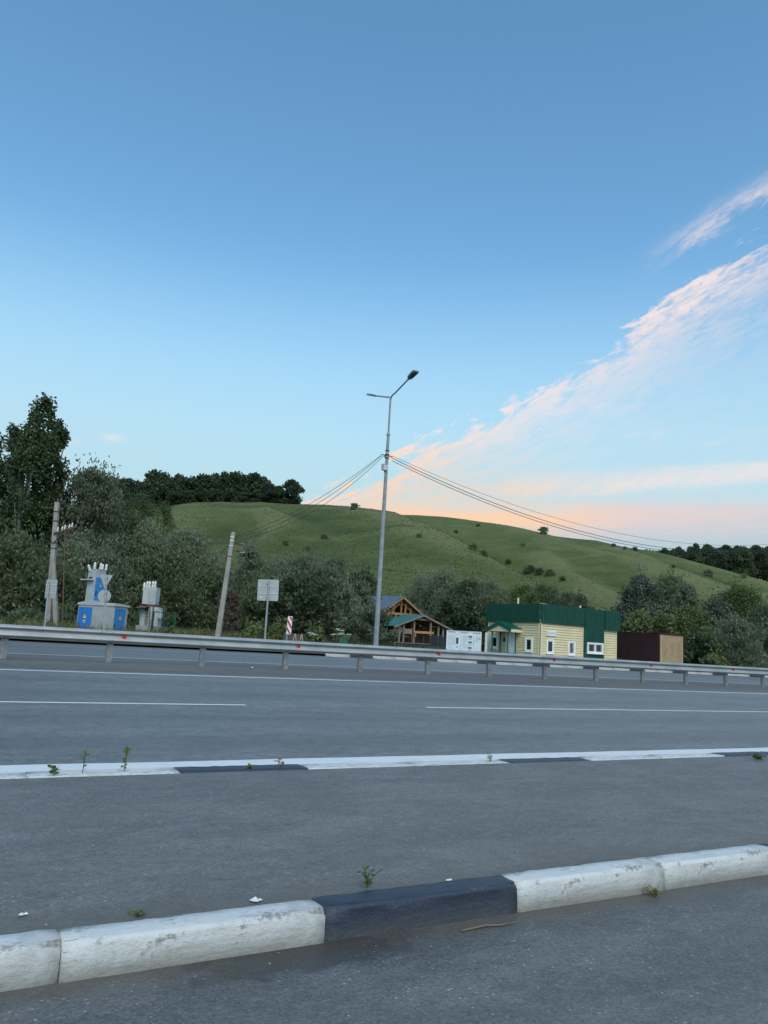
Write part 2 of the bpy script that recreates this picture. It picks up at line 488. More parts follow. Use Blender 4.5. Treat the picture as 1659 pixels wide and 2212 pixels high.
def hill_mat():
    m, nt, b = newmat('hill_grass')
    v = coord(nt)
    n1 = nz(nt, v, .010, 6, .6); n2 = nz(nt, v, .05, 6, .65, (1, 1, 2.2)); n3 = nz(nt, v, .45, 5, .7); n4 = nz(nt, v, 1.6, 3, .7)
    c = mixc(sstep(n1, .35, .68), (.067, .089, .024), (.108, .130, .040))
    c = mixc(sstep(n2, .44, .66) * .5, c, (.148, .158, .058))
    at_ = nt.nodes.new('ShaderNodeAttribute'); at_.attribute_name = 'relief_shading'; shading = S(at_.outputs['Fac'])
    c = mixc(sstep(shading + (n2 - .5) * .5, .52, .95) * .75, c, (.172, .178, .074)); c = mixc((1.0 - sstep(shading + (n2 - .5) * .5, .08, .46)) * .7, c, (.042, .062, .015))  # lit ridges and shaded hollows painted into the grass colour
    c = mixc(sstep(n3, .48, .70) * .4, c, (.048, .068, .021))
    c = mixc(sstep(n4, .55, .8) * .35, c, (.17, .185, .085))
    n5 = nz(nt, v, .022, 5, .65)
    c = mixc(sstep(n5, .63, .76) * .5, c, (.105, .085, .045))
    nt.links.new(c.v, b.inputs['Base Color']); b.inputs['Roughness'].default_value = .9; b.inputs['Specular IOR Level'].default_value = .15
    bump(nt, b, n3 * .8 + n4 * .4, .6, .7)


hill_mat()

# ------------------------------------------------------------------ terrain
crestA = [(-400, 1075, 430), (-100, 1085, 430), (100, 1098, 430), (250, 1098, 430), (350, 1095, 430), (420, 1087, 425), (480, 1084, 420), (560, 1086, 425), (620, 1088, 430), (700, 1089, 430), (760, 1094, 425), (800, 1099, 415), (835, 1106, 400), (875, 1120, 375),
          (920, 1141, 345), (960, 1163, 320), (1000, 1187, 295), (1050, 1218, 265), (1110, 1255, 235), (1200, 1300, 200), (1350, 1360, 160), (1500, 1400, 130), (2100, 1460, 100)]
crestB = [(-400, 1160, 620), (300, 1150, 620), (600, 1120, 620), (760, 1113, 615), (865, 1112, 610), (900, 1113, 605), (950, 1116, 600), (1000, 1121, 595), (1100, 1137, 585), (1200, 1154, 575), (1300, 1172, 565), (1400, 1192, 555), (1500, 1215, 545), (1600, 1240, 535), (1659, 1252, 530), (1800, 1290, 520), (2100, 1350, 500), (2600, 1420, 480)]


def prof(tab):
    A, T, R = [], [], []
    for px, py, r in tab:
        v = ray(px, py); A.append(math.degrees(math.atan2(v[0], v[1]))); T.append(v[2] / math.hypot(v[0], v[1])); R.append(r)
    return np.array(A), np.array(T), np.array(R, float)


PA, PB = prof(crestA), prof(crestB)


def hill(X, Y):
    X = np.asarray(X, float); Y = np.asarray(Y, float)
    r = np.hypot(X, Y); az = np.degrees(np.arctan2(X, Y))
    zs = []
    for (A, T, R), r0, pw in ((PA, 92., .75), (PB, 190., .55)):
        t_ = np.interp(az, A, T); R_ = np.interp(az, A, R); r0_ = np.minimum(r0, R_ * .62)
        zc = R_ * t_ + CAM_H - .36
        t = np.clip((r - r0_) / (R_ - r0_), 0, 1)
        s_ = pw * t ** 1.12 + (1 - pw) * np.sin(t * math.pi / 2) ** 2
        z = zc * s_ - np.clip(r - R_, 0, None) * .035
        zs.append(z)
    a, b = zs; k = 1.5
    hm = np.clip(.5 + .5 * (a - b) / k, 0, 1)
    return .36 + np.maximum(b * (1 - hm) + a * hm + k * hm * (1 - hm) * .5 * 0, 0)


def fade_crest(x, y, r):
    k = min(max(x / y / .12 if y > 0 else 0, 0), 1)
    a = 1.0 if r < 290 else max(.18, 1 - (r - 290) / 130); b = 1.0 if r < 380 else max(.35, 1 - (r - 380) / 240)
    return min(1.0, a * (1 - k) + b * k)


def relief(x, y, r):
    """gullies and spurs running down the slopes"""
    w = min(max((r - 130) / 120, 0), 1)
    if w <= 0: return 0
    p = Vector((x * .0085 + y * .0042, y * .0035 - x * .0010, 1.7))
    a = mnoise.fractal(p, 1.0, 2.0, 4) * 7.5
    b = mnoise.fractal(Vector((x * .03, y * .012, 9.1)), 1.0, 2.0, 3) * .8
    rd = (abs(mnoise.noise(Vector((x * .017 + y * .003, y * .0032, 4.4)))) - .25) * -15.0
    return (a + b + rd) * w * min(1.0, fade_crest(x, y, r))


def gz(x, y):
    r = math.hypot(x, y)
    return float(hill(x, y)) + relief(x, y, r)


def grid_mesh(name, verts, nu, nv, mat, smooth=True):
    me = bpy.data.meshes.new(name)
    idx = np.arange(nu * nv).reshape(nu, nv)
    q = np.stack([idx[:-1, :-1], idx[1:, :-1], idx[1:, 1:], idx[:-1, 1:]], -1).reshape(-1, 4)
    me.vertices.add(len(verts)); me.vertices.foreach_set('co', np.asarray(verts, np.float32).ravel())
    me.loops.add(q.size); me.loops.foreach_set('vertex_index', q.ravel().astype(np.int32))
    me.polygons.add(len(q)); me.polygons.foreach_set('loop_start', np.arange(0, q.size, 4, dtype=np.int32))
    me.update(calc_edges=True); me.validate()
    me.polygons.foreach_set('use_smooth', [smooth] * len(me.polygons))
    me.materials.append(MATS[mat])
    o = bpy.data.objects.new(name, me); COL.objects.link(o)
    return o


def make_hills():
    azs = np.radians(np.concatenate([np.arange(-70, -32, 1.0), np.arange(-32, 32, .22), np.arange(32, 76, 1.0)]))
    rs = np.concatenate([np.arange(40, 120, 5.0), np.arange(120, 640, 4.0), np.arange(640, 1500, 40.), [2000, 3000, 5000]])
    A, R = np.meshgrid(azs, rs, indexing='ij')
    X, Y = R * np.sin(A), R * np.cos(A)
    Z = hill(X, Y)
    rel = np.array([relief(x, y, r) for x, y, r in zip(X.ravel(), Y.ravel(), R.ravel())]).reshape(X.shape)
    Z = Z + rel
    # relief shading painted into the grass: how far ground stands above its surroundings
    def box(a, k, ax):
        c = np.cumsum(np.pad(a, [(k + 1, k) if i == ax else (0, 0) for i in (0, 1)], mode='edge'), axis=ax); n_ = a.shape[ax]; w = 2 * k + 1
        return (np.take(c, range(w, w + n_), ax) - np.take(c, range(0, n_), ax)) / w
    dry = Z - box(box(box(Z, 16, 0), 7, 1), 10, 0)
    dry = np.clip(.5 + dry / 5.0, 0, 1)  # dry is the mask for the painted light and shade
    V = X * DV[0] + Y * DV[1]
    t = np.clip((V - 40) / 5, 0, 1); Z = np.where(R < 900, Z * t + (-.6) * (1 - t), Z)
    o = grid_mesh('hillside', np.stack([X, Y, Z], -1).reshape(-1, 3), len(azs), len(rs), 'hill_grass')
    o.data.attributes.new('relief_shading', 'FLOAT', 'POINT').data.foreach_set('value', dry.ravel().astype(np.float32))
    o['kind'] = 'structure'
    me = o.data
    if me.polygons[len(me.polygons) // 2].normal.z < 0: me.flip_normals()
    g = MB(); N = 48
    pts = [(5200 * math.cos(2 * math.pi * i / N), 5200 * math.sin(2 * math.pi * i / N), -.7) for i in range(N)]
    g.add(pts, [tuple(range(N))]); g.build('ground', 'soil', None, kind='structure')


make_hills()


# ------------------------------------------------------------------ roads (built in the road's own frame)
def road_obj(name, vs, fs, mat, parent=None, z=0., **pr):
    me = bpy.data.meshes.new(name); me.from_pydata([tuple(map(float, q)) for q in vs], [], fs); me.update()
    me.materials.append(MATS[mat])
    o = bpy.data.objects.new(name, me); COL.objects.link(o)
    if parent is None: o.rotation_euler.z = ROADROT
    else: o.parent = parent
    for k, v in pr.items(): o[k] = v
    return o


def zr(v):
    """cross fall of the carriageways"""
    if v <= 6.3: return 0.0
    if v <= 20.8: return .02 * (v - 6.3)
    return .29


def sheet(u0, u1, vs, zo=0., nu=1, zf=zr):
    us = np.linspace(u0, u1, nu + 1); V = []; Fs = []
    for u in us:
        for v in vs: V.append((u, v, zf(v) + zo))
    m = len(vs)
    for i in range(nu):
        for j in range(m - 1): Fs.append((i * m + j, (i + 1) * m + j, (i + 1) * m + j + 1, i * m + j + 1))
    return V, Fs


near_road = road_obj('near_road', *sheet(-60, 120, [-9, -4, 0, 2.99]), 'asphalt_near', kind='structure')
island = road_obj('traffic_island', *sheet(-60, 140, [3.07, 4.5, 6.10], .118, zf=lambda v: 0), 'asphalt_island', kind='structure')
carriageway = road_obj('carriageway', *sheet(-80, 260, [6.31, 9, 12, 15, 17.72]), 'asphalt_road', kind='structure')
median = road_obj('median_strip', *sheet(-80, 260, [17.72, 19.2, 20.8, 23.85]), 'asphalt_median', kind='structure')
far_way = road_obj('far_carriageway', *sheet(-80, 320, [23.85, 28, 33, 38.1]), 'asphalt_road', kind='structure')


def stripe(parent, name, u0, u1, v, w, mat='line_white', zo=.005, taper=0., seg=1, jag=0.):
    us = np.linspace(u0, u1, seg + 1); V = []; Fs = []
    for i, u in enumerate(us):
        j0, j1 = (random.uniform(-jag, jag) for _ in range(2))
        V += [(u + (taper if i == 0 else 0), v - w / 2 + j0, zr(v - w / 2) + zo), (u - (taper if i == seg else 0), v + w / 2 + j1, zr(v + w / 2) + zo)]
    for i in range(seg): Fs.append((2 * i, 2 * i + 2, 2 * i + 3, 2 * i + 1))
    return road_obj(name, V, Fs, mat, parent)


stripe(carriageway, 'edge_line', -60, 160, 7.055, .33, seg=400, jag=.014)
stripe(carriageway, 'edge_line', -60, 260, 17.30, .18, seg=120, jag=.006)
for k in range(-2, 9):
    u1 = 4.40 + k * 17.0
    stripe(carriageway, 'lane_dash', u1 - 13.63, u1, 11.74, .125, taper=.0, seg=6, jag=.004)
stripe(far_way, 'edge_line', -60, 300, 24.1, .17, seg=60, jag=.006)
stripe(far_way, 'edge_line', -60, 300, 33.2, .15, 'line_worn', seg=60, jag=.006)
for u in (36.5, 49, 61, 73, 85): stripe(far_way, 'lane_dash', u, u + 5.5, 29.3, .11, 'line_worn')

# pale side-road mouth and verge beyond the far kerb
side = road_obj('side_road', *sheet(-70, 18.3, [38.1, 39.8, 42.0], .012), 'pale_paving', kind='structure')
verge = road_obj('verge', *sheet(-110, 330, [38.25, 40, 44, 52, 64, 78], .115, nu=8), 'soil', kind='structure')
forecourt = road_obj('forecourt', *sheet(27, 60, [38.4, 41, 46], .122), 'pale_paving', kind='structure')

# ------------------------------------------------------------------ kerbs
def stone_mesh(L, w, h, r, rnd, chip=.006):
    """kerb stone with a rounded upper front edge and slightly battered faces; front faces -v"""
    pr = [(0, 0), (0, h * .3), (.002, h * .6), (.0035, h - r - .006), (.004, h - r), (.004 + r * .3, h - r * .3), (.004 + r, h), (.004 + r + .006, h), (w * .6, h + .001), (w - .012, h), (w, h - .012), (w, 0)]
    n = 17; V = []; Fs = []; m = len(pr)
    for i in range(n):
        u = -L / 2 + L * i / (n - 1)
        for j, (v, z) in enumerate(pr):
            c = chip * (.35 if j in (1, 2, 8) else .8) if 0 < j < 10 else 0
            e = .008 if i in (0, n - 1) and j in (4, 5, 6) else 0
            V.append((u, v + rnd.uniform(-c, c) * .6 + e, z + rnd.uniform(-c, c) * .5 - e))
    for i in range(n - 1):
        for j in range(m - 1): Fs.append((i * m + j, i * m + j + 1, (i + 1) * m + j + 1, (i + 1) * m + j))
    Fs.append(tuple(reversed(range(m)))); Fs.append(tuple(range((n - 1) * m, n * m)))
    me = bpy.data.meshes.new('kerb_stone'); me.from_pydata(V, [], [tuple(reversed(f)) for f in Fs]); me.update()
    me.polygons.foreach_set('use_smooth', [True] * len(me.polygons))
    return me


def kerb(name, u0, n, v, z0, L, w, h, r, pattern, flip=False, mats=('kerb_white', 'kerb_dark'), missing=(), tiltj=.004):
    root = bpy.data.objects.new(name, None); COL.objects.link(root); root['kind'] = 'structure'
    root.rotation_euler.z = ROADROT
    rn = random.Random(len(name) + n); protos = {}
    for i in range(n):
        if i in missing: continue
        mi = pattern(i); key = (mi, i % 4)
        if key not in protos:
            me = stone_mesh(L - .006, w, h, r, rn); me.materials.append(MATS[mats[mi]]); protos[key] = me
        o = bpy.data.objects.new('kerb_stone', protos[key]); COL.objects.link(o); o.parent = root
        c = rn.uniform(-.005, .005)
        o.location = (u0 + (i + .5) * L, v + c + (w if flip else 0), z0 + rn.uniform(-.004, .004))
        o.rotation_euler = (rn.uniform(-.012, .012), rn.uniform(-tiltj, tiltj), (math.pi if flip else 0) + rn.uniform(-.004, .004))
    return root


# nearest kerb: stone ends at u = 1.53 and 2.54; every so often one dark stone
kerb('near_kerb', 1.53 - 12, 40, 2.97, -.02, 1.0, .15, .148, .016, lambda i: 1 if (i - 12) % 3 == 0 else 0)
# second kerb: flush with the island, its face to the carriageway
def pat2(i):
    return 1 if i in (0, 3, 6, 9, 12, 15, 18) or i > 18 and i % 3 == 0 else 0


kerb('second_kerb', 1.80 - 12 * 1.08, 60, 6.08, -.02, 1.08, .25, .145, .022, pat2, flip=True)
# far kerb, along the verge
kerb('far_kerb', 18.6, 78, 38.1, .27, 1.45, .2, .21, .05, lambda i: 1 if i % 3 == 1 else 0, mats=('kerb_white_old', 'kerb_dark_old'), tiltj=.02)


# ------------------------------------------------------------------ guard rail
def guard_rail():
    V0 = 20.72; zt = 1.10
    g = thing('guard_rail', uvz(0, V0, .29), 'galvanised steel crash barrier with red reflectors along the middle of the highway', 'crash barrier')
    b = np.array(g.location)
    # W-shaped beam profile (v, z)
    pr = [(.0, .155), (-.03, .150), (-.076, .108), (-.083, .092), (-.078, .074), (-.006, .060), (.0, .034), (-.028, -.012), (-.072, -.072), (-.083, -.092), (-.076, -.110), (-.022, -.15), (.0, -.155)]
    bk = [(v + .010, z) for v, z in reversed(pr)]
    poly = pr + bk
    sp_ = 2.43; u0 = 3.98; n0, n1 = -8, 34
    secL = sp_ * 2; k = 0
    for i in range(n0, n1, 2):
        ua, ub = u0 + i * sp_ - .35, u0 + (i + 2) * sp_ - .35 + .28
        off = -.006 if k % 2 else 0.0
        m = MB(); m.extrude([uvz(ua, V0 - .10 + v + off, zt - .155 + z) for v, z in poly], DU * (ub - ua))
        o = m.build('beam', 'galvanised', g)
        for q in (-.05, .22):
            for zz in (.094, -.094):
                mb = MB(); c = uvz(ua + .14 + q, V0 - .187 + off, zt - .155 + zz); mb.tube([c, c - DV * .014], .018, 6); mb.build('bolt', 'galvanised_post', o)
        k += 1
    for i in range(n0, n1 + 1):
        u = u0 + i * sp_
        m = MB(); zb = .27
        H = (zt - .03 - zb) / 2; c = uvz(u, V0 + .02, zb + H)
        m.obox(c - DV * .05, DU * .075, DV * .006, ZV * H)
        m.obox(c + DU * .072 - DV * .005, DU * .003, DV * .045, ZV * (H - .002))
        m.obox(c - DU * .072 - DV * .005, DU * .003, DV * .045, ZV * (H - .002))
        m.obox(uvz(u, V0 - .062, zt - .155), DU * .07, DV * .028, ZV * .12)
        m.build('post', 'galvanised_post', g)
    for i in range(n0, n1, 2):
        u = u0 + i * sp_ + .30
        m = MB(); c = uvz(u, V0 - .125, zt - .155)
        m.extrude([c - DU * .045 + ZV * .028, c + DU * .05 + ZV * .062, c + DU * .05 - ZV * .062, c - DU * .045 - ZV * .028], -DV * .03)
        m.build('reflector', 'reflector_red', g)
        m = MB(); m.obox(c - DU * .07 + DV * .005, DU * .025, DV * .012, ZV * .014); m.build('bracket', 'galvanised_post', g)


guard_rail()


# ------------------------------------------------------------------ street lamp
LB = xy(810, 46, .38); LTOPZ = 16.26


def curve(pts, n=10):
    """quadratic bezier through three control points"""
    a, b, c = map(np.asarray, pts); return [a * (1 - t) ** 2 + b * 2 * t * (1 - t) + c * t * t for t in np.linspace(0, 1, n)]


def street_lamp():
    g = thing('street_lamp', LB, 'tall galvanised street lamp with two arms standing behind the crash barrier', 'street lamp')
    x, y = LB[0], LB[1]; P = lambda z: np.array([x, y, z])
    MB().tube([P(.38), P(.41)], .30, 10).build('base_plate', 'lamp_steel', g)
    MB().tube([P(.41), P(3.5), P(11.0), P(13.85)], [.165, .15, .105, .088], 8).build('pole', 'lamp_steel', g)
    MB().tube([P(13.80), P(13.92)], .125, 10).build('collar', 'lamp_steel', g)
    mast = MB().tube([P(13.9), P(LTOPZ - .25)], .058, 8).build('mast', 'lamp_steel', g)
    for sgn in (-1, 1):
        d = DV * sgn; t0 = P(LTOPZ - .30)
        e = P(LTOPZ + .66) + d * 2.15
        arm = MB().tube(curve([t0, t0 + ZV * .42, t0 + ZV * .42 + d * .45]) + [e], .048, 7).build('arm', 'lamp_steel', g)
        ad = unit(e - (t0 + ZV * .42 + d * .45)); sd = np.cross(ad, ZV); sd = unit(sd); u2 = np.cross(sd, ad)
        h0 = e - ad * .12
        m = MB()
        # tapered luminaire body
        prof_ = [(0, .075, .05), (.18, .17, .075), (.75, .21, .065), (.92, .17, .035)]
        V = []
        for s_, hw, hh in prof_: V += [h0 + ad * s_ + sd * hw + u2 * hh, h0 + ad * s_ - sd * hw + u2 * hh, h0 + ad * s_ - sd * hw - u2 * .045, h0 + ad * s_ + sd * hw - u2 * .045]
        Fs = [(0, 1, 2, 3), (15, 14, 13, 12)]
        for i in range(3):
            for j in range(4): Fs.append((i * 4 + j, (i + 1) * 4 + j, (i + 1) * 4 + (j + 1) % 4, i * 4 + (j + 1) % 4))
        m.add(V, [tuple(reversed(f)) for f in Fs]); head = m.build('lamp_head', 'lamp_head', g)
        for i in range(4):
            q = MB(); c = h0 + ad * (.27 + .14 * i) - u2 * .05; q.obox(c, ad * .055, sd * .15, u2 * .006); q.build('lens', 'lamp_glass', head)
    for z in (12.55, 12.35, 12.80):
        MB().tube([P(z), P(z + .05)], .145 if z < 12.7 else .13, 8).build('clamp', 'dark_steel', g)
    for a, s_ in ((DU, 1), (-DU, -1), (DV, .7)):
        MB().tube([P(12.5), P(12.5) + a * .38 + ZV * .04], .03, 6).build('cable_hook', 'dark_steel', g)
    m = MB(); c = P(11.72) - DU * .18 - DV * .10; m.obox(c, DU * .15, DV * .13, ZV * .17); bx = m.build('control_box', 'box_grey', g)
    m = MB(); m.obox(c + ZV * .185, DU * .165, DV * .145, ZV * .012); m.build('lid', 'box_grey', bx)
    MB().tube([c - ZV * .17, c - ZV * .26], .03, 6).build('gland', 'dark_steel', bx)


street_lamp()


# ------------------------------------------------------------------ poles
def concrete_lamp_pole():
    b = xy(467, 43, .38); t = at(504, 1152, 43)
    g = thing('utility_pole', b, 'leaning square concrete pole with a rusty old lamp, left of the blank square sign', 'utility pole')
    d = unit(t - b); sd = unit(np.cross(d, np.array([0., 1, 0]))); fr = np.cross(sd, d)
    m = MB(); V = []
    for p, w in ((b - d * .3, .145), (t - d * .9, .105), (t, .10)): V += [p + sd * w + fr * w, p - sd * w + fr * w, p - sd * w - fr * w, p + sd * w - fr * w]
    Fs = [(0, 1, 2, 3), (11, 10, 9, 8)]
    for i in range(2):
        for j in range(4): Fs.append((i * 4 + j, (i + 1) * 4 + j, (i + 1) * 4 + (j + 1) % 4, i * 4 + (j + 1) % 4))
    m.add(V, Fs); m.build('pole', 'concrete', g)
    m = MB(); m.tube([t, t + d * .07], [.13, .07], 8); m.build('cap', 'concrete', g)
    for k, w in ((.22, .112), (.42, .112), (.72, .115), (1.32, .118)):
        m = MB(); m.obox(t - d * k, sd * w, fr * w, d * .022); m.build('band', 'ceramic' if k < 1 else 'dark_steel', g)
    a = t - d * 1.0
    sd = sd if sd[0] > 0 else -sd
    m = MB(); m.tube([a, a + sd * .30 + ZV * .03], .03, 6); br = m.build('bracket', 'rust', g)
    c = a + sd * .30 + ZV * .03
    m = MB(); m.tube([c, c + sd * .12 + ZV * .03, c + sd * .45 + ZV * .06, c + sd * .58 + ZV * .04], [.05, .09, .10, .06], 8); hd = m.build('lamp_head', 'rust', g)
    m = MB(); m.tube([c + sd * .22 - ZV * .02, c + sd * .50 - ZV * .0], [.06, .075], 8); m.build('lens', 'ceramic', hd)
    m = MB(); m.obox(t - d * 1.45 - sd * .2, sd * .05, fr * .06, d * .16); m.build('junction_box', 'rust', g)
    return t - d * .25


MIDTOP = concrete_lamp_pole()


def insulator(m, p, up, h=.22, r=.055, sheds=3):
    path, rad = [p], [r * .5]
    for i in range(sheds):
        a = (i + .2) / (sheds + .4); path += [p + up * h * a, p + up * h * (a + .18)]; rad += [r, r * .55]
    path.append(p + up * h); rad.append(r * .35)
    m.tube(path, rad, 8)


def left_pole():
    b = xy(112, 44.5, .40); t = at(124, 1085, 44.5)
    g = thing('utility_pole', b, 'braced concrete pole with a rusty insulator arm beside the left edge trees', 'utility pole')
    d = unit(t - b); sd = np.array([1., 0, 0]); fr = np.array([0., 1, 0])
    def taper(name, p0, p1, w0, w1):
        m = MB(); V = []
        for p, w in ((p0, w0), (p1, w1)): V += [p + sd * w + fr * w, p - sd * w + fr * w, p - sd * w - fr * w, p + sd * w - fr * w]
        Fs = [(0, 1, 2, 3), (7, 6, 5, 4)] + [(j, 4 + j, 4 + (j + 1) % 4, (j + 1) % 4) for j in range(4)]
        m.add(V, Fs); return m.build(name, 'concrete', g)
    b1 = xy(101, 44.5, .2); taper('pole', b1, t, .145, .115)
    b2 = xy(123, 44.3, .2); taper('brace', b2, b1 + (t - b1) * .60 + np.array([.1, -.24, 0]), .125, .095)
    q = lambda s_: b1 + (t - b1) * s_
    for s_ in (.93, .86, .70, .66):
        m = MB(); m.obox(q(s_), sd * .16, fr * .16, ZV * .02); m.build('band', 'dark_steel', g)
    m = MB(); m.bar(q(.955) - sd * .48, q(.955) + sd * .42 - ZV * .02, .06, .05); ca = m.build('crossarm', 'rust', g)
    m = MB(); insulator(m, q(1.0), ZV, .22, .06); m.build('insulator', 'ceramic_dark', g)
    m = MB(); insulator(m, q(.90) - sd * .22, ZV, .16, .05); m.build('insulator', 'ceramic_dark', g)
    arm0 = q(.765) + fr * -.15; arm1 = at(165, 1138, 44.2)
    m = MB(); m.bar(arm0, arm1, .10, .10); sh = m.build('insulator_arm', 'rust', g)
    m = MB(); m.bar(q(.69) - fr * .15, arm0 + (arm1 - arm0) * .45, .05, .05); m.build('strut', 'rust', g)
    for i in range(5):
        p = arm0 + (arm1 - arm0) * (.16 + .16 * i) + ZV * .05
        m = MB(); insulator(m, p + fr * (.08 if i % 2 else -.05), unit(ZV + sd * .1), .27, .062); m.build('insulator', 'ceramic', sh)
        m = MB(); m.tube([p + ZV * .26, p + ZV * .36], .012, 5); m.build('pin', 'dark_steel', sh)
    p = arm0 + (arm1 - arm0) * .5
    f = xy(134, 44.0, .38); m = MB(); m.tube([f, p], .04, 6); m.build('steel_stay', 'rust', g)


left_pole()


# ------------------------------------------------------------------ road signs seen from the back
def signs():
    # far left rectangle
    b = xy(93.5, 38, .38); t = at(106, 1256, 38)
    g = thing('road_sign', b, 'back of a rectangular road sign in front of the braced concrete pole', 'road sign')
    MB().tube([b, t], .042, 8).build('post', 'sign_post', g)
    n = unit(np.array([-.15, -1, 0])); o = at(110, 1272, 38.06)
    pts = [pix_on(px, py, o, n) for px, py in ((101, 1252), (124.5, 1252.5), (119.5, 1293), (96, 1292))]
    m = MB(); m.extrude(pts, -n * .012); pl = m.build('plate', 'sign_back', g)
    for q in (.28, .72):
        a = pts[0] + (pts[3] - pts[0]) * q; c = pts[1] + (pts[2] - pts[1]) * q
        m = MB(); m.bar(a + n * .012, c + n * .012, .015, .02); m.build('stiffener', 'sign_white', pl)
    # triangle and disc
    b = xy(221.5, 38.5, .38); t = at(231, 1243, 38.5)
    g = thing('road_sign', b, 'backs of a triangular sign above a round sign in front of the blue kiosk', 'road sign')
    MB().tube([b, t], .038, 8).build('post', 'sign_post', g)
    n = unit(np.array([.1, -1, 0])); o = at(229, 1260, 38.56)
    tri = [pix_on(px, py, o, n) for px, py in ((216.5, 1242), (219, 1241), (242.5, 1242.3), (243.3, 1244), (227.5, 1271), (225.5, 1271))]
    m = MB(); m.extrude(tri, -n * .01); m.build('triangular_plate', 'sign_back', g)
    c = pix_on(225.5, 1287.5, o, n); sd = unit(np.cross(n, ZV)); R = .315
    m = MB(); m.extrude([c + (sd * math.cos(a) + ZV * math.sin(a)) * R for a in np.linspace(0, 2 * math.pi, 29)[:-1]], -n * .01); m.build('round_plate', 'sign_back', g)
    for py in (1249, 1262, 1280, 1296):
        q = b + (t - b) * ((py - 1386) / (1243 - 1386.)); m = MB(); m.obox(q, sd * .06, n * .05, ZV * .018); m.build('clip', 'sign_post', g)
    # blank square sign
    b = xy(570, 42, .38); t = at(581.5, 1254, 42)
    g = thing('road_sign', b, 'back of a large square road sign on a thin grey post', 'road sign')
    MB().tube([b, t], .05, 8).build('post', 'sign_post', g)
    n = unit(np.array([.05, -1, 0])); o = at(580, 1275, 42.07)
    cs = [(557.5, 1251.5), (603, 1252.5), (600.5, 1298.5), (555, 1297)]
    P = [pix_on(x, y, o, n) for x, y in cs]; poly = []
    for i in range(4):
        a, c, e = P[i - 1], P[i], P[(i + 1) % 4]; poly += curve([c + (a - c) * .07, c, c + (e - c) * .07], 4)
    m = MB(); m.extrude(poly, -n * .012); pl = m.build('plate', 'sign_back', g)
    for q in (.32, .66):
        a = P[0] + (P[3] - P[0]) * q; c = P[1] + (P[2] - P[1]) * q
        m = MB(); m.bar(a + (c - a) * .03 + n * .018, a + (c - a) * .97 + n * .018, .02, .022); m.build('stiffener', 'sign_white', pl)
    for q in (.18, .82):
        z = P[0] + (P[3] - P[0]) * q; y = P[1] + (P[2] - P[1]) * q; m = MB(); m.obox((z + y) / 2 + n * .05, unit(y - z) * .09, n * .03, ZV * .025); m.build('clamp', 'sign_post', g)
    a = pix_on(564, 1291.3, o, n) + n * .015; m = MB(); sd = unit(P[1] - P[0])
    m.extrude([a - sd * .10, a + sd * .10, a + sd * .06 + ZV * .05, a - sd * .03 + ZV * .055], n * .004); m.build('sticker', 'sign_white', g)
    # striped hazard marker
    b = xy(617.5, 42, .38); g = thing('hazard_marker', b, 'narrow red and white diagonally striped marker plate on a low post', 'hazard marker')
    t = at(621, 1352, 42); MB().tube([b, t], .032, 8).build('post', 'sign_post', g)
    n = np.array([0., -1, 0]); o = at(624, 1350, 41.95)
    cs = [(622.2, 1331), (632.2, 1331.5), (628.5, 1370.5), (618.2, 1369.5)]; P = [pix_on(x, y, o, n) for x, y in cs]; poly = []
    for i in range(4):
        a, c, e = P[i - 1], P[i], P[(i + 1) % 4]; k = .16 if i % 2 == 0 else .05
        poly += curve([c + unit(a - c) * .045, c, c + unit(e - c) * .045], 4)
    m = MB(); m.extrude(poly, -n * .012); pl = m.build('plate', 'sign_white', g)
    Q = lambda s_, t_: (P[0] * (1 - s_) + P[1] * s_) * (1 - t_) + (P[3] * (1 - s_) + P[2] * s_) * t_ + n * .004
    for k in (-.28, .14, .56):
        p0, p1, w = k, k + .42, .19
        raw = [(0, p0), (0, p0 + w), (1, p1 + w), (1, p1)]
        ply = []
        for i in range(4):                         # clip to the plate
            pass
        cl = [(s_, min(max(t_, .02), .98)) for s_, t_ in raw]
        # walk the band edges so that clipping stays straight
        band = []
        for s_ in np.linspace(.03, .97, 9): band.append((s_, min(max(p0 + .42 * s_, .03), .97)))
        top = []
        for s_ in np.linspace(.97, .03, 9): top.append((s_, min(max(p0 + w + .42 * s_, .03), .97)))
        m = MB(); V = [Q(*x) for x in band] + [Q(*x) for x in reversed(top)]
        m.add(V, [(i, i + 9, i + 10, i + 1) for i in range(8)]); m.build('red_stripe', 'sign_red', pl)


signs()


# ------------------------------------------------------------------ electrical kiosks
def warn_tri(c, sd, n, s_, parent, lines=0):
    """yellow triangle with a black border and a lightning bolt"""
    m = MB(); m.extrude([c - sd * s_ * .62 - ZV * s_ * .45, c + sd * s_ * .62 - ZV * s_ * .45, c + ZV * s_ * .62], n * .004); t = m.build('warning_sign', 'black_paint', parent)
    k = .80; m = MB(); q = c + n * .0045
    m.extrude([q - sd * s_ * .62 * k - ZV * s_ * .45 * k, q + sd * s_ * .62 * k - ZV * s_ * .45 * k, q + ZV * s_ * .62 * k], n * .003); m.build('yellow_field', 'warn_yellow', t)
    q = c + n * .0085; m = MB()
    m.add([q + sd * x * s_ + ZV * z * s_ for x, z in ((.06, .30), (-.10, .0), (.0, -.02), (-.06, -.30), (.12, .06), (.02, .07))], [(0, 1, 2, 5), (2, 3, 4, 5)]); m.build('lightning_bolt', 'black_paint', t)
    for i in range(lines):
        q = c - ZV * s_ * (.75 + .3 * i) + n * .004; m = MB(); m.obox(q, sd * s_ * (.38 - .08 * i), n * .001, ZV * s_ * .055); m.build('lettering_strip', 'sign_white', parent)


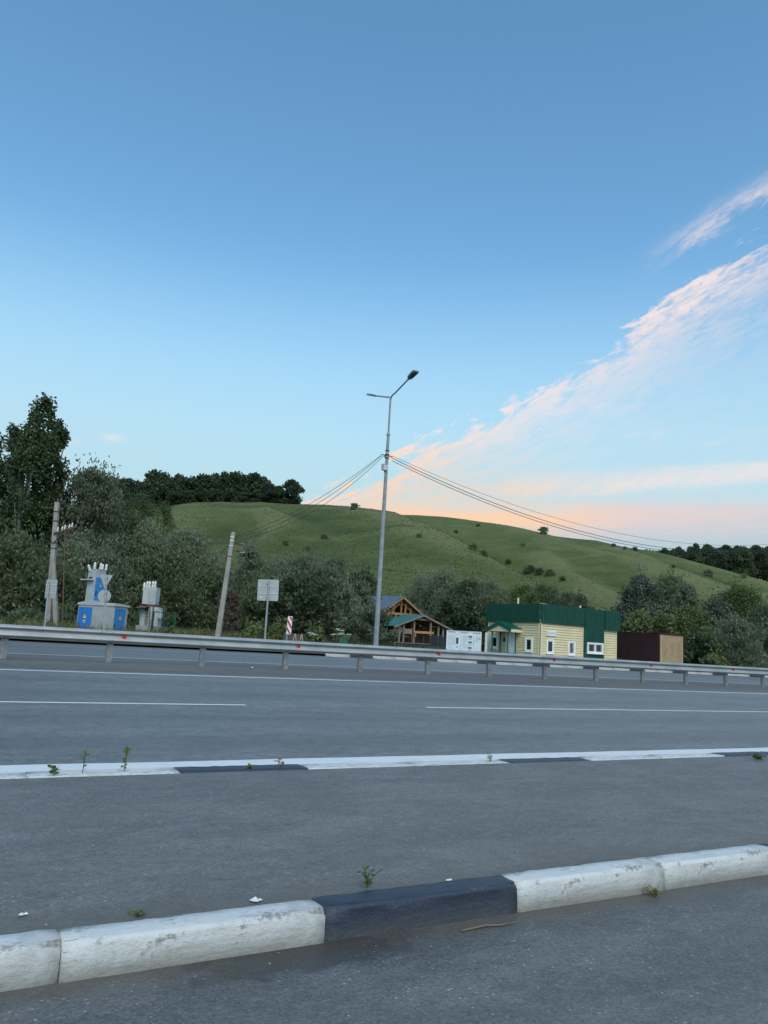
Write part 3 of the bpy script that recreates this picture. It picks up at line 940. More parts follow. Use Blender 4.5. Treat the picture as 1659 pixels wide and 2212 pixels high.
def wallframe(c0, c1):
    """s along c0->c1 (metres), z up; outward normal towards the camera"""
    c0, c1 = np.array(c0, float), np.array(c1, float); c0[2] = c1[2] = 0
    a = unit(c1 - c0); n = np.cross(a, ZV)
    if np.dot(n, -c0) < 0: n = -n
    L = np.linalg.norm(c1 - c0)
    P = lambda s_, z, o=0.: c0 + a * s_ + ZV * z + n * o
    def I(px, py):
        q = pix_on(px, py, c0, n); return float(np.dot(q - c0, a)), float(q[2])
    return a, n, L, P, I


def wbox(m, P, a, n, s0, s1, z0, z1, o0, o1):
    m.obox(P((s0 + s1) / 2, (z0 + z1) / 2, (o0 + o1) / 2), a * abs(s1 - s0) / 2, n * abs(o1 - o0) / 2, ZV * abs(z1 - z0) / 2); return m


def kiosk():
    zg = .38
    C = xy(237.5, 41.3, zg); Lf = xy(161.5, 42.3, zg); R = xy(268.5, 42.7, zg)
    B = Lf + R - C
    g = thing('transformer_kiosk', (C + Lf + R + B) / 4, 'grey transformer kiosk with bright blue doors and a tower on top', 'electrical kiosk')
    zt = at(243, 1307, 41.3)[2]
    m = MB(); m.extrude([Lf, C, R, B], ZV * (zt - zg)); body = m.build('body', 'kiosk_grey', g)
    ctr = (C + Lf + R + B) / 4; ex = lambda p, k: ctr + (p - ctr) * k
    base = [np.array([*ex(p, 1.07)[:2], zt - .05]) for p in (Lf, C, R, B)]
    mid = (np.array([*ex(Lf, 1.0)[:2], 0]) + np.array([*ex(B, 1.0)[:2], 0])) / 2
    m = MB(); m.extrude(base, ZV * .10); rf = m.build('roof', 'kiosk_light', g)
    tp = [p + ZV * .10 for p in base]; r0 = (tp[0] + tp[3]) / 2 + ZV * .13; r1 = (tp[1] + tp[2]) / 2 + ZV * .05
    m = MB(); m.add(tp + [r0, r1], [(0, 1, 5, 4), (2, 3, 4, 5), (1, 2, 5), (3, 0, 4)]); m.build('roof_cap', 'kiosk_light', rf)
    for (c0, c1, px0, px1, py0, py1, mt, wpx, wpy, ln) in ((Lf, C, 171.5, 202, 1309, 1366, 'kiosk_blue', 184, 1331, 2), (C, R, 246.5, 271.5, 1312, 1371, 'kiosk_blue_light', 258, 1335, 0)):
        a, n, L, P, I = wallframe(c0, c1)
        s0, z1 = I(px0, py0 + 2); s1, _ = I(px1, py0)
        s0, s1 = sorted((s0, s1))
        s0 = max(s0, .06); s1 = min(s1, L - .06)
        m = MB(); wbox(m, P, a, n, s0, s1, zg + .15, z1, .0, .035); d = m.build('door', mt, g)
        m = MB(); wbox(m, P, a, n, s0 - .03, s0, zg + .12, z1 + .03, .001, .045); wbox(m, P, a, n, s1, s1 + .03, zg + .12, z1 + .03, .001, .045); wbox(m, P, a, n, s0 - .03, s1 + .03, z1, z1 + .035, .002, .047); m.build('door_frame', 'kiosk_grey', d)
        m = MB(); wbox(m, P, a, n, s0 + .07, s0 + .11, zg + .75, zg + .95, .035, .07); m.build('handle', 'black_paint', d)
        s_, z_ = I(wpx, wpy); warn_tri(P(s_, z_, .037), a if np.dot(np.cross(a, ZV), n) > 0 else -a, n, .30, d, ln)
    # tower
    tC = xy(188, 41.85, 0); tL = xy(171, 42.35, 0); tR = xy(210.5, 42.75, 0); tB = tL + tR - tC
    z0 = zt + .06; z1 = at(208, 1229, 41.9)[2]
    def lift(p, z): return np.array([p[0], p[1], z])
    m = MB(); m.extrude([lift(p, z0) for p in (tL, tC, tR, tB)], ZV * (z1 - z0)); tw = m.build('tower', 'kiosk_light', g)
    a, n, L, P, I = wallframe(tC, tR)
    m = MB(); wbox(m, P, a, n, .06, L - .02, z0 + .18, z1 - .45, 0, .03); d = m.build('tower_door', 'kiosk_blue_light', g)
    s_, z_ = I(212, 1264); warn_tri(P(L * .5, z_, .032), a if np.dot(np.cross(a, ZV), n) > 0 else -a, n, .22, d)
    m = MB(); wbox(m, P, a, n, .12, .16, z0 + .40, z0 + .65, .03, .06); m.build('handle', 'black_paint', d)
    a, n, L, P, I = wallframe(tL, tC)
    m = MB(); wbox(m, P, a, n, -.38, L * .85, z1 - .62, z1 - .55, -.05, .22); br = m.build('bracket_shelf', 'kiosk_light', tw)
    for s_ in (.12, .34):
        q = P(L * (.2 + s_), z1 - .50, .0); m = MB(); m.tube([q, q + n * .05], .07, 10); m.build('cable_port', 'black_paint', tw)
    spots = [(tL * .8 + tC * .2, .3), (tL * .3 + tC * .7, .1), (tC * .65 + tR * .35, 0), (tC * .1 + tR * .9, -.05), (tB * .6 + tR * .4, 0)]
    for i, (p, ln) in enumerate(spots):
        up = unit(ZV + np.array([-.35 if i == 0 else .05, -.2 if i == 0 else 0, 0])); m = MB(); insulator(m, lift(p, z1 - (.1 if i == 0 else 0)), up, .36, .085, 4); q = m.build('insulator', 'ceramic', tw)
        m = MB(); m.tube([lift(p, z1) + up * .34, lift(p, z1) + up * .44], .012, 5); m.build('terminal', 'dark_steel', q)
    q0 = lift(tC * .4 + tR * .6, z1 + .02); m = MB(); m.tube([q0, q0 + np.array([.25, -.1, -.05]), lift(tR, z1 - .35) + np.array([.05, -.08, 0])], .018, 5); m.build('cable', 'cable', tw)


kiosk()


def grey_transformer():
    zg = .38; Y = 46.
    b = xy(324, Y, zg); g = thing('outdoor_transformer', b, 'old grey transformer cabinet with white insulators behind the green mesh fence', 'transformer')
    M = lambda px, py, yy=Y: at(px, py, yy)
    w = lambda px: xy(px, Y, 0)[0]
    def bx(name, px0, px1, py0, py1, y0, y1, mt, parent=g):
        x0, x1 = M(px0, (py0 + py1) / 2)[0], M(px1, (py0 + py1) / 2)[0]; za, zb = M((px0 + px1) / 2, py1)[2], M((px0 + px1) / 2, py0)[2]
        m = MB(); m.obox(((x0 + x1) / 2, (y0 + y1) / 2, (za + zb) / 2), (abs(x1 - x0) / 2, 0, 0), (0, abs(y1 - y0) / 2, 0), (0, 0, abs(zb - za) / 2)); return m.build(name, mt, parent)
    bx('plinth', 299, 350, 1352, 1392, Y - .75, Y + .75, 'concrete_foot')
    cab = bx('cabinet', 325, 346, 1312, 1355, Y - .5, Y + .4, 'kiosk_light')
    bx('meter_box', 347, 353, 1318, 1336, Y - .45, Y - .1, 'kiosk_light')
    tw = bx('tower', 313, 341, 1269, 1306, Y - .42, Y + .42, 'kiosk_light')
    p = bx('tower_door', 325, 339, 1275, 1303, Y - .445, Y - .42, 'kiosk_grey')
    bx('rust_beam', 322, 342, 1306.2, 1312, Y - .44, Y + .4, 'rust')
    m = MB(); c0, c1 = M(299, 1314), M(322, 1314); pk = M(316, 1303)
    m.add([(c0[0], Y - .7, c0[2]), (c1[0], Y - .7, c1[2]), (c1[0], Y + .6, c1[2]), (c0[0], Y + .6, c0[2]), (pk[0], Y, pk[2])], [(0, 1, 4), (1, 2, 4), (2, 3, 4), (3, 0, 4), (3, 2, 1, 0)]); m.build('rusty_roof', 'rust', g)
    a, c = M(311, 1321), M(309.5, 1352); m = MB(); m.tube([c, a], .25, 14); tk = m.build('oil_tank', 'kiosk_grey', g)
    m = MB(); m.tube([a, a + ZV * .04], .275, 14); m.build('tank_rim', 'kiosk_light', tk)
    m = MB(); m.tube([a + ZV * .04, a + ZV * .22], .06, 8); m.build('bushing', 'ceramic', tk)
    for px in (321.5, 323.5):
        m = MB(); m.tube([M(px, 1352, Y - .5), M(px + 1.5, 1310, Y - .5)], .02, 5); m.build('conduit', 'dark_steel', g)
    m = MB(); q = M(338, 1306, Y - .45); m.tube(curve([q, q + np.array([.3, -.1, .35]), q + np.array([.75, -.1, .42])], 8), .018, 5); m.build('cable', 'cable', g)
    z = M(327, 1269)[2]
    for i, px in enumerate((314, 319, 325, 331, 337)):
        pp = M(px, 1269); q = np.array([pp[0], Y - .25 + .1 * (i % 2), pp[2] - (.22 if i == 0 else 0)]); m = MB(); insulator(m, q, ZV, .36 if i else .5, .085, 4); s_ = m.build('insulator', 'ceramic', tw)
        m = MB(); m.tube([q + ZV * .34, q + ZV * .46], .014, 5); m.build('terminal', 'dark_steel', s_)


grey_transformer()


def mesh_fence():
    Y = 44.6; zg = .38
    b = xy(345, Y, zg); g = thing('mesh_fence', b, 'green posted wire mesh fence around the grey transformer', 'fence')
    posts = [(300, 1316, 46.9), (331.5, 1311, Y), (357, 1310, Y), (380, 1322, 46.6)]
    P = []
    for px, py, y in posts:
        t = at(px, py, y); f = np.array([t[0], y, zg]); P.append((f, t)); m = MB(); m.obox((f + t) / 2, (.035, 0, 0), (0, .035, 0), (0, 0, (t[2] - zg) / 2)); m.build('post', 'green_steel', g)
    for (f0, t0), (f1, t1) in zip(P[:-1], P[1:]):
        m = MB(); zt = min(t0[2], t1[2]) - .12; d = f1 - f0; L = np.linalg.norm(d)
        for k in np.arange(.12, L, .14):
            a = f0 + d * k / L; m.bar(a + ZV * .05, np.array([a[0], a[1], zt]), .006, .006)
        for z in np.arange(zg + .1, zt, .2): m.bar(np.array([*f0[:2], z]), np.array([*f1[:2], z]), .006, .006)
        m.build('wire_panel', 'green_steel', g, kind='stuff')
    f, t = P[1]; f2 = xy(349.5, Y - .15, zg); z = at(340, 1322, Y)[2]
    for a, c in ((np.array([f[0] + .1, Y - .15, zg]), np.array([f[0] + .12, Y - .15, z])), (np.array([f[0] + .1, Y - .15, z]), np.array([f2[0], Y - .15, z])), (np.array([f2[0], Y - .15, zg]), np.array([f2[0], Y - .15, z]))):
        m = MB(); m.bar(a, c, .05, .05); m.build('gate_frame', 'black_paint', g)


mesh_fence()


# ------------------------------------------------------------------ wooden buildings
def barn():
    zg = .38
    # gable wall plane: seen from the right front
    o = xy(860, 74, zg); rt = xy(925, 77, zg)
    a = unit((rt - o)); n = np.cross(a, ZV); n = n if np.dot(n, -o) > 0 else -n
    back = -n
    g = thing('barn', o, 'unfinished timber barn with an open gable and a grey blue metal roof', 'barn')
    I = lambda px, py: pix_on(px, py, o, n)
    apex = I(864, 1288.5); le = I(818.5, 1322); re = I(911, 1328.5)
    le[2] = re[2] = (le[2] + re[2]) / 2
    apex[:2] = apex[:2] * .6 + ((le + re) / 2)[:2] * .4
    D = 21.0
    def roof(p, q, name, mt):
        d = unit(q - p); e = q + d * .35; nn = unit(np.cross(d, back)); nn = nn if nn[2] > 0 else -nn
        m = MB(); f = p + n * .45; m.extrude([f, e + n * .45, e + n * .45 + nn * .06, f + nn * .06], back * (D + .5)); r_ = m.build(name, mt, g)
        return nn, e
    for q in (le, re):
        nn, e = roof(apex, q, 'roof', 'blue_sheet')
        m = MB(); m.bar(apex + n * .40 - nn * .08, e + n * .40 - nn * .08, .05, .17, nn); m.build('verge_board', 'timber_fresh', g)
        for k in (.15, 1.3, 2.5, 4.0, 6):
            m = MB(); m.bar(apex + back * k - nn * .13, q + back * k - nn * .13, .06, .14, nn); m.build('rafter', 'timber_brown' if k > 1 else 'timber_fresh', g)
        for k in np.linspace(.06, .95, 9):
            c = apex + (e - apex) * k - nn * .035; m = MB(); m.bar(c + n * .4, c + back * D, .10, .035, nn); m.build('purlin', 'timber_brown', g)
    tie_z = le[2] - .05
    A = np.array([*(le[:2]), tie_z]); B = np.array([*(re[:2]), tie_z])
    m = MB(); m.bar(A - a * .1, B + a * .1, .12, .20); m.build('tie_beam', 'timber_fresh', g)
    m = MB(); m.bar(A - a * .1 + back * 2.6, B + a * .1 + back * 2.6, .12, .18); m.build('tie_beam', 'timber_fresh', g)
    def roofz(s_):
        p = A + (B - A) * s_; h = apex[2] - tie_z
        return p, tie_z + h * (1 - abs(s_ - .5) * 2) - .22
    for s_ in (.10, .20, .33, .50, .60, .72, .85):
        p, z = roofz(s_); m = MB(); m.bar(p, np.array([p[0], p[1], z]), .10, .12, n); m.build('stud', 'timber_fresh', g)
        if s_ in (.20, .50, .72): m = MB(); m.bar(p + back * 2.6, np.array([p[0], p[1], z]) + back * 2.6, .10, .12, n); m.build('stud', 'timber_fresh', g)
    for s0, s1, k in ((.20, .46, .72), (.80, .54, .72), (.28, .48, .9), (.52, .68, .0)):
        p, z = roofz(s0); q, z2 = roofz(s1); m = MB(); m.bar(p + n * .02 + ZV * .1, np.array([q[0], q[1], tie_z + (z2 - tie_z) * (k or .1)]) + n * .02, .05, .13, n); m.build('brace', 'timber_fresh', g)
    for s_ in (.02, .2, .38, .56, .74, .98):
        p = A + (B - A) * s_; m = MB(); m.bar(np.array([p[0], p[1], zg]), p, .13, .13, n); m.build('post', 'timber_fresh' if .1 < s_ < .9 else 'timber_old', g)
    for q in (A, B):
        for k in (4, 8, 12):
            p = q + back * k; m = MB(); m.bar(np.array([p[0], p[1], zg]), p, .14, .14, n); m.build('post', 'timber_old', g)
    m = MB(); p = A + back * 6.5; q2 = B + back * 6.5
    m.extrude([np.array([*p[:2], zg]), np.array([*q2[:2], zg]), q2, apex + back * 6.5 - ZV * .3, p], back * .06); m.build('inner_wall', 'timber_brown', g)


barn()


def shed():
    zg = .38
    o = xy(905, 67, zg); rt = xy(965, 68.5, zg)
    a = unit(rt - o); n = np.cross(a, ZV); n = n if np.dot(n, -o) > 0 else -n; back = -n
    g = thing('open_shed', o, 'weathered open timber shed with a green roof and plank railing below the barn', 'shed')
    I = lambda px, py: pix_on(px, py, o, n)
    apex = I(911.5, 1328.5); le = I(851, 1351); re = I(970, 1359)
    for q, nm, mt in ((le, 'roof', 'teal_roof'), (re, 'roof', 'timber_brown')):
        d = unit(q - apex); nn = unit(np.cross(d, back)); nn = nn if nn[2] > 0 else -nn
        m = MB(); m.extrude([apex + n * .3, q + d * .2 + n * .3, q + d * .2 + n * .3 + nn * .05, apex + n * .3 + nn * .05], back * 3.3); m.build(nm, mt, g)
        m = MB(); m.bar(apex + n * .32 - nn * .05, q + d * .2 + n * .32 - nn * .05, .04, .13, nn); m.build('verge_board', 'timber_old', g)
        for k in (1.0, 2.0, 3.0): m = MB(); m.bar(apex + back * k - nn * .06, q + back * k - nn * .06, .05, .11, nn); m.build('rafter', 'timber_brown', g)
    def roofz(p):
        s_ = np.dot(p - apex, a); q = le if s_ < 0 else re; L = abs(np.dot(q - apex, a)); return apex[2] + (q[2] - apex[2]) * min(abs(s_) / L, 1.0)
    for px in (852.5, 862, 871.5, 893.5, 929.5, 946.5, 956.5):
        p = I(px, 1370); z = roofz(p) - .06; m = MB(); m.bar(np.array([p[0], p[1], zg]), np.array([p[0], p[1], z]), .13, .13, n); m.build('post', 'timber_old', g)
    for px in (866, 880, 900, 915, 935, 948):
        p = I(px, 1370) + back * 2.4; z = roofz(p) - .1; m = MB(); m.bar(np.array([p[0], p[1], zg]), np.array([p[0], p[1], z]), .11, .11, n); m.build('post', 'timber_fresh' if px in (880, 948) else 'timber_brown', g)
    def beam(px0, py0, px1, py1, h, mt, nm, off=0.09, w=.05):
        m = MB(); m.bar(I(px0, py0) + n * off, I(px1, py1) + n * off, w, h, ZV); m.build(nm, mt, g)
    beam(897, 1337, 929, 1340, .14, 'timber_old', 'collar_beam')
    beam(893, 1365, 935, 1367.5, .20, 'timber_fresh', 'rail', .12)
    beam(895, 1366, 895, 1376, .12, 'timber_fresh', 'rail_post', .16)
    beam(927.5, 1367, 927.5, 1379, .12, 'timber_fresh', 'rail_post', .16)
    beam(933, 1353, 957, 1356, .12, 'timber_fresh', 'header', -.4)
    for k in range(3): beam(853, 1358.3 + 3.6 * k, 891.5, 1360.6 + 3.6 * k, .145, 'timber_old', 'wall_plank', -.12, .03)
    for k in range(3): beam(853.5, 1366.5 + 3.5 * k, 889, 1368.5 + 3.5 * k, .14, 'timber_brown', 'wall_plank', -.35, .03)
    for px in (905, 911.5):
        p0, p1 = I(px, 1392) + back * 1.2, I(px, 1342) + back * 1.2; m = MB(); m.bar(p0, p1, .06, .08, n); m.build('ladder_rail', 'timber_fresh', g)
    for py in (1350, 1357, 1364, 1371, 1378): m = MB(); m.bar(I(905, py) + back * 1.2, I(911.5, py + .4) + back * 1.2, .05, .06); m.build('ladder_rung', 'timber_fresh', g)
    m = MB(); m.extrude([np.array([*(le - a * -.2)[:2], zg]), np.array([*(re)[:2], zg]), np.array([*re[:2], re[2] - .2]), apex - ZV * .2, np.array([*(le - a * -.2)[:2], le[2] - .2])], n * .04)
    for i in range(len(m.v)): m.v[i] = tuple(np.array(m.v[i]) + back * 3.05)
    m.build('back_wall', 'timber_brown', g)
    m = MB()
    p0, p1 = I(868, 1392), I(888, 1392); m.extrude([np.array([*p0[:2], zg]) + back * .9, np.array([*p1[:2], zg]) + back * .9, np.array([*p1[:2], zg + 1.45]) + back * .9, np.array([*p0[:2], zg + 1.5]) + back * .9], n * .03); m.build('tarpaulin', 'dark_cladding', g)
    # dark horizontal cladding in front
    d = thing('clad_fence', xy(945, 65.5, zg), 'low dark blue fence of horizontal boards in front of the open shed', 'fence')
    n2 = n; o2 = xy(945, 65.5, zg); J = lambda px, py: pix_on(px, py, o2, n2)
    for (x0, x1, y0) in ((927, 962, 1374), (858, 927, 1388)):
        zt = J((x0 + x1) / 2, y0)[2]; p0, p1 = J(x0, 1390), J(x1, 1390); nb = max(int((zt - zg) / .17), 2); hh = (zt - zg) / nb
        for k in range(nb):
            q0 = np.array([*p0[:2], zg + hh * (k + .5)]); q1 = np.array([*p1[:2], zg + hh * (k + .5)])
            m = MB(); m.bar(q0 + n2 * .012 * (k % 2), q1 + n2 * .012 * (k % 2), .03, hh - .018); m.build('board', 'dark_cladding', d)
        for q in (p0, p1): m = MB(); m.bar(np.array([*q[:2], zg]) + back * .06, np.array([*q[:2], zt]) + back * .06, .08, .08, n2); m.build('post', 'dark_cladding', d)
    m = MB(); q0, q1 = J(852, 1387.4), J(927, 1391.5); m.bar(q0 + n * .03, q1 + n * .03, .05, .05); m.build('sill_board', 'timber_old', d)


shed()


def info_board():
    zg = .38
    c0, c1 = xy(963.5, 52.6, zg), xy(1037, 51.6, zg)
    a, n, L, P, I = wallframe(c0, c1)
    if a[0] < 0: pass
    g = thing('notice_board', (c0 + c1) / 2, 'large white notice board with columns of faded prints between shed and yellow building', 'notice board')
    zt = I(1000, 1364)[1]
    m = MB(); wbox(m, P, a, n, 0, L, zg + .35, zt, -.03, 0); m.build('panel', 'board_white', g)
    for s_ in (.05, L - .05):
        m = MB(); wbox(m, P, a, n, s_ - .04, s_ + .04, zg, zt + .03, -.10, -.031); m.build('post', 'sign_white', g)
    m = MB(); wbox(m, P, a, n, -.03, 0, zg + .35, zt + .02, -.04, .02); wbox(m, P, a, n, L, L + .03, zg + .35, zt + .02, -.04, .02); wbox(m, P, a, n, -.03, L + .03, zt, zt + .03, -.041, .021); m.build('frame', 'sign_white', g)
    H = zt - zg - .35; z0 = zg + .35
    X = lambda f: L * f; Z = lambda f: z0 + H * (1 - f)
    def pr(name, mt, x0, x1, y0, y1, o=.004): m = MB(); wbox(m, P, a, n, X(x0), X(x1), Z(y1), Z(y0), 0.0005, o); return m.build(name, mt, g)
    pr('paper_column', 'board_paper', .265, .36, .03, .98, .003); pr('paper_column', 'board_paper', .63, .745, .05, .98, .003)
    pr('heading_strip', 'print_dark', .03, .25, .035, .055); pr('heading_strip', 'print_dark', .385, .62, .045, .062); pr('heading_strip', 'print_dark', .765, .985, .055, .072)
    pr('text_column', 'print_fade', .03, .245, .2, .62); pr('text_column', 'print_fade', .47, .615, .2, .70); pr('text_column', 'print_fade', .765, .83, .25, .6)
    pr('photo_print', 'print_dark', .275, .345, .28, .55, .006)
    pr('photo_print', 'print_grey', .28, .345, .12, .17, .006); pr('photo_print', 'print_grey', .275, .345, .62, .74, .006); pr('photo_print', 'print_dark', .27, .35, .83, .85, .006)
    for y in (.17, .41, .65, .88):
        for x in (.64, .695): pr('photo_print', 'print_dark', x, x + .045, y, y + .085, .006)
        pr('photo_print', 'print_grey', .64, .735, y + .10, y + .19, .005)
    rn = random.Random(8); m = MB()
    for k in range(46):
        x = rn.choice([rn.uniform(.38, .45), rn.uniform(.83, .98), rn.uniform(.04, .24)]); y = rn.uniform(.2, .95) if x > .3 else rn.uniform(.66, .95)
        wbox(m, P, a, n, X(x), X(min(x + rn.uniform(.01, .05), .985)), Z(y + .012), Z(y), .001, .005)
    m.build('small_print', 'print_grey', g, kind='stuff')
    m = MB()
    for k in range(16):
        x = rn.uniform(.86, .98); y = rn.uniform(.17, .42); wbox(m, P, a, n, X(x), X(x + .012), Z(y + .03), Z(y), .001, .0055)
    m.build('small_symbols', 'print_dark', g, kind='stuff')
    c0, c1 = xy(1046, 53.6, zg), xy(1050.5, 53.5, zg)
    a, n, L, P, I = wallframe(c0, c1); m = MB(); wbox(m, P, a, n, 0, L, zg, I(1048, 1366)[1], -.03, 0); o = m.build('white_panel', 'sign_white')
    one(o, 'narrow white panel standing against the left corner of the yellow building', 'panel')


info_board()


# ------------------------------------------------------------------ yellow building
def toilet_block():
    zg = .38
    C = xy(1165, 54, zg); Lf = xy(1053.5, 58.0, zg); R = xy(1330, 58.2, zg); B = Lf + R - C
    g = thing('toilet_building', (C + Lf + R + B) / 4, 'single storey yellow building with a deep green corrugated parapet', 'building')
    zt = at(1165, 1304, 54)[2]; zb = at(1165, 1345.5, 54)[2]
    ctr = (C + Lf + R + B) / 4
    ins = lambda p, k=.985: ctr + (p - ctr) * k
    m = MB(); m.extrude([ins(p) for p in (Lf, C, R, B)], ZV * (zb - zg + .3)); m.build('wall', 'siding', g)
    m = MB(); m.extrude([np.array([*ins(p, .99)[:2], zb + .31]) for p in (Lf, C, R, B)], ZV * .08); m.build('roof', 'roof_felt', g)

    def siding(P, a, n, s0, s1, z0, z1, name='siding'):
        m = MB(); h = .175; z = z0
        while z < z1 - .01:
            zz = min(z + h, z1)
            V = [P(s0, z, .05), P(s1, z, .05), P(s0, z + .02, .064), P(s1, z + .02, .064), P(s0, zz - .03, .05), P(s1, zz - .03, .05), P(s0, zz - .016, .028), P(s1, zz - .016, .028), P(s0, z, .028), P(s1, z, .028)]
            m.add(V, [(0, 1, 3, 2), (2, 3, 5, 4), (4, 5, 7, 6), (8, 9, 1, 0)]); z += h
        return m.build(name, 'siding', g, kind='stuff')

    def corrugated(P, a, n, s0, s1, z0, z1, off, name, depth=.04, pitch=.16, mt='green_sheet', parent=g):
        prf = []; s_ = s0; 
        while s_ < s1 - 1e-6:
            for d_, o_ in ((0, 0), (.34, 0), (.44, depth), (.78, depth), (.88, 0)):
                q = s_ + d_ * pitch
                if q < s1: prf.append((q, off + o_))
            s_ += pitch
        prf.append((s1, off)); m = MB(); V = []
        for q, o_ in prf: V += [P(q, z0, o_), P(q, z1, o_)]
        Fs = [(2 * i, 2 * i + 2, 2 * i + 3, 2 * i + 1) for i in range(len(prf) - 1)]
        m.add(V, Fs)
        k = len(prf); V2 = [P(s0, z0, off - .06), P(s1, z0, off - .06), P(s0, z1, off - .06), P(s1, z1, off - .06)]
        m.add(V2, [(0, 2, 3, 1)]); m.add([P(s0, z1, off - .06), P(s1, z1, off - .06), P(s1, z1, off), P(s0, z1, off)], [(0, 1, 2, 3)]); m.add([P(s0, z0, off - .06), P(s1, z0, off - .06), P(s1, z0, off), P(s0, z0, off)], [(3, 2, 1, 0)])
        for q in (s0, s1): m.add([P(q, z0, off - .06), P(q, z0, off), P(q, z1, off), P(q, z1, off - .06)], [(0, 1, 2, 3)])
        return m.build(name, mt, parent, kind='stuff')

    def window(P, a, n, I, px0, px1, py0, py1, sashes=1, curtain=False):
        s0, z1 = I(px0, (py0)); s1, z0 = I(px1, py1); s0, s1 = sorted((s0, s1)); w = .085
        root = MB(); wbox(root, P, a, n, s0 + .01, s1 - .01, z0 + .01, z1 - .01, .03, .068); root = root.build('window', 'glass', g)
        m = MB()
        for b_ in ((s0, s0 + w, z0, z1), (s1 - w, s1, z0, z1)): wbox(m, P, a, n, *b_, .04, .125)
        for b_ in ((s0 + w, s1 - w, z0, z0 + w), (s0 + w, s1 - w, z1 - w, z1)): wbox(m, P, a, n, *b_, .04, .1245)
        m.build('frame', 'upvc', root)
        for k in range(sashes):
            q0 = s0 + w + (s1 - s0 - 2 * w) * k / sashes; q1 = s0 + w + (s1 - s0 - 2 * w) * (k + 1) / sashes; t = .055
            m = MB()
            for b_ in ((q0, q0 + t, z0 + w, z1 - w), (q1 - t, q1, z0 + w, z1 - w)): wbox(m, P, a, n, *b_, .045, .105)
            for b_ in ((q0 + t, q1 - t, z0 + w, z0 + w + t), (q0 + t, q1 - t, z1 - w - t, z1 - w)): wbox(m, P, a, n, *b_, .045, .1045)
            m.build('sash', 'upvc', root)
            if curtain:
                e = .16 if sashes > 1 else .3
                for k0, k1 in ((q0 + t, q0 + t + (q1 - q0) * e), (q1 - t - (q1 - q0) * e, q1 - t)):
                    m = MB(); wbox(m, P, a, n, k0, k1, z0 + w + t, z1 - w - t, .0685, .0705); m.build('curtain', 'curtain', root)
        m = MB(); wbox(m, P, a, n, s0 - .03, s1 + .03, z0 - .05, z0, .04, .15); m.build('sill', 'upvc', root)
        return root

    # left face
    a, n, L, P, I = wallframe(C, Lf)
    siding(P, a, n, 0.09, L - .06, zg, zb + .08)
    for s0, s1, nm in ((0., .10, 'corner_trim'), (L - .07, L + .02, 'corner_trim')):
        m = MB(); wbox(m, P, a, n, s0, s1, zg, zb + .05, .05, .085); m.build(nm, 'siding_trim', g)
    corrugated(P, a, n, -.0, L + .18, zb, zt, .16, 'parapet')
    m = MB(); wbox(m, P, a, n, -.09, .02, zb - .01, zt + .005, .14, .215); m.build('corner_flashing', 'green_sheet', g)
    window(P, a, n, I, 1063, 1077, 1373, 1400.5)
    window(P, a, n, I, 1136.5, 1151.5, 1377.5, 1408)
    # door
    s0, z1 = I(1117, 1366.5); s1, _ = I(1096, 1366.5); s0, s1 = sorted((s0, s1))
    m = MB(); wbox(m, P, a, n, s0, s1, zg + .02, z1, .03, .09); d = m.build('door', 'upvc', g)
    m = MB(); wbox(m, P, a, n, s0 - .07, s0, zg, z1 + .07, .04, .11); wbox(m, P, a, n, s1, s1 + .07, zg, z1 + .07, .04, .11); wbox(m, P, a, n, s0, s1, z1, z1 + .07, .04, .109); m.build('door_frame', 'siding_trim', d)
    m = MB(); q = P(s1 - .1, zg + 1.0, .08); m.tube([q, q + n * .06, q + n * .06 - a * .1], .014, 6); m.build('handle', 'dark_steel', d)
    m = MB(); wbox(m, P, a, n, s0 + .38, s0 + .40, zg + .1, z1 - .03, .09, .093); m.build('leaf_joint', 'board_white', d)
    s_, z_ = I(1085.5, 1384)
    m = MB(); s2, z2 = I(1092, 1381.5); wbox(m, P, a, n, s2 - .16, s2 + .16, z2 - .16, z2 + .16, .063, .078); m.build('plaque', 'plaque', g)
    # porch
    po = bpy.data.objects.new('porch', None); COL.objects.link(po); po.parent = g
    cs = I(1102, 1380)[0]; hw = 1.16; pj = 1.15; ez = I(1115, 1360.5)[1]; rz = ez + .46
    po.location = Vector(P(cs, 0, 0)) - g.location; po.location.z = -g.location.z
    fr = lambda s_, z, o_: P(cs + s_, z, o_)
    for sg in (-1, 1):
        m = MB(); e0, e1 = fr(sg * hw, ez, .05), fr(0, rz, .05); up = ZV * .07
        m.extrude([e0, e1, e1 + up, e0 + up], n * pj); m.build('porch_roof', 'green_roof', po)
        m = MB(); m.bar(fr(sg * (hw - .03), ez - .10, .06), fr(sg * (hw - .03), ez - .10, pj), .05, .20); m.build('fascia', 'siding_trim' if sg < 0 else 'siding_trim', po)
        for o_ in (.22, pj - .10):
            m = MB(); m.bar(fr(sg * (hw - .40), zg, o_), fr(sg * (hw - .40), ez + .05, o_), .09, .09, n); m.build('porch_post', 'green_post', po)
        m = MB(); m.bar(fr(sg * (hw - .40), zg + .62, .26), fr(sg * (hw - .40), zg + .62, pj - .14), .05, .06); m.build('handrail', 'green_post', po)
        m = MB(); m.extrude([fr(0, rz + .08, pj + .05), fr(sg * (hw + .03), ez + .07, pj + .05), fr(sg * (hw + .03), ez - .20, pj + .05), fr(0, rz - .20, pj + .05)], n * .03); m.build('barge_board', 'green_roof', po)
    m = MB(); m.extrude([fr(-hw + .05, ez - .18, pj - .02), fr(hw - .05, ez - .18, pj - .02), fr(0, rz - .06, pj - .02)], n * .03); m.build('gable_board', 'siding_trim', po)
    m = MB(); wbox(m, lambda s_, z, o_=0.: P(cs + s_, z, o_), a, n, -hw, hw, zg - .02, zg + .12, .1, pj + .1); m.build('step', 'concrete_foot', po)

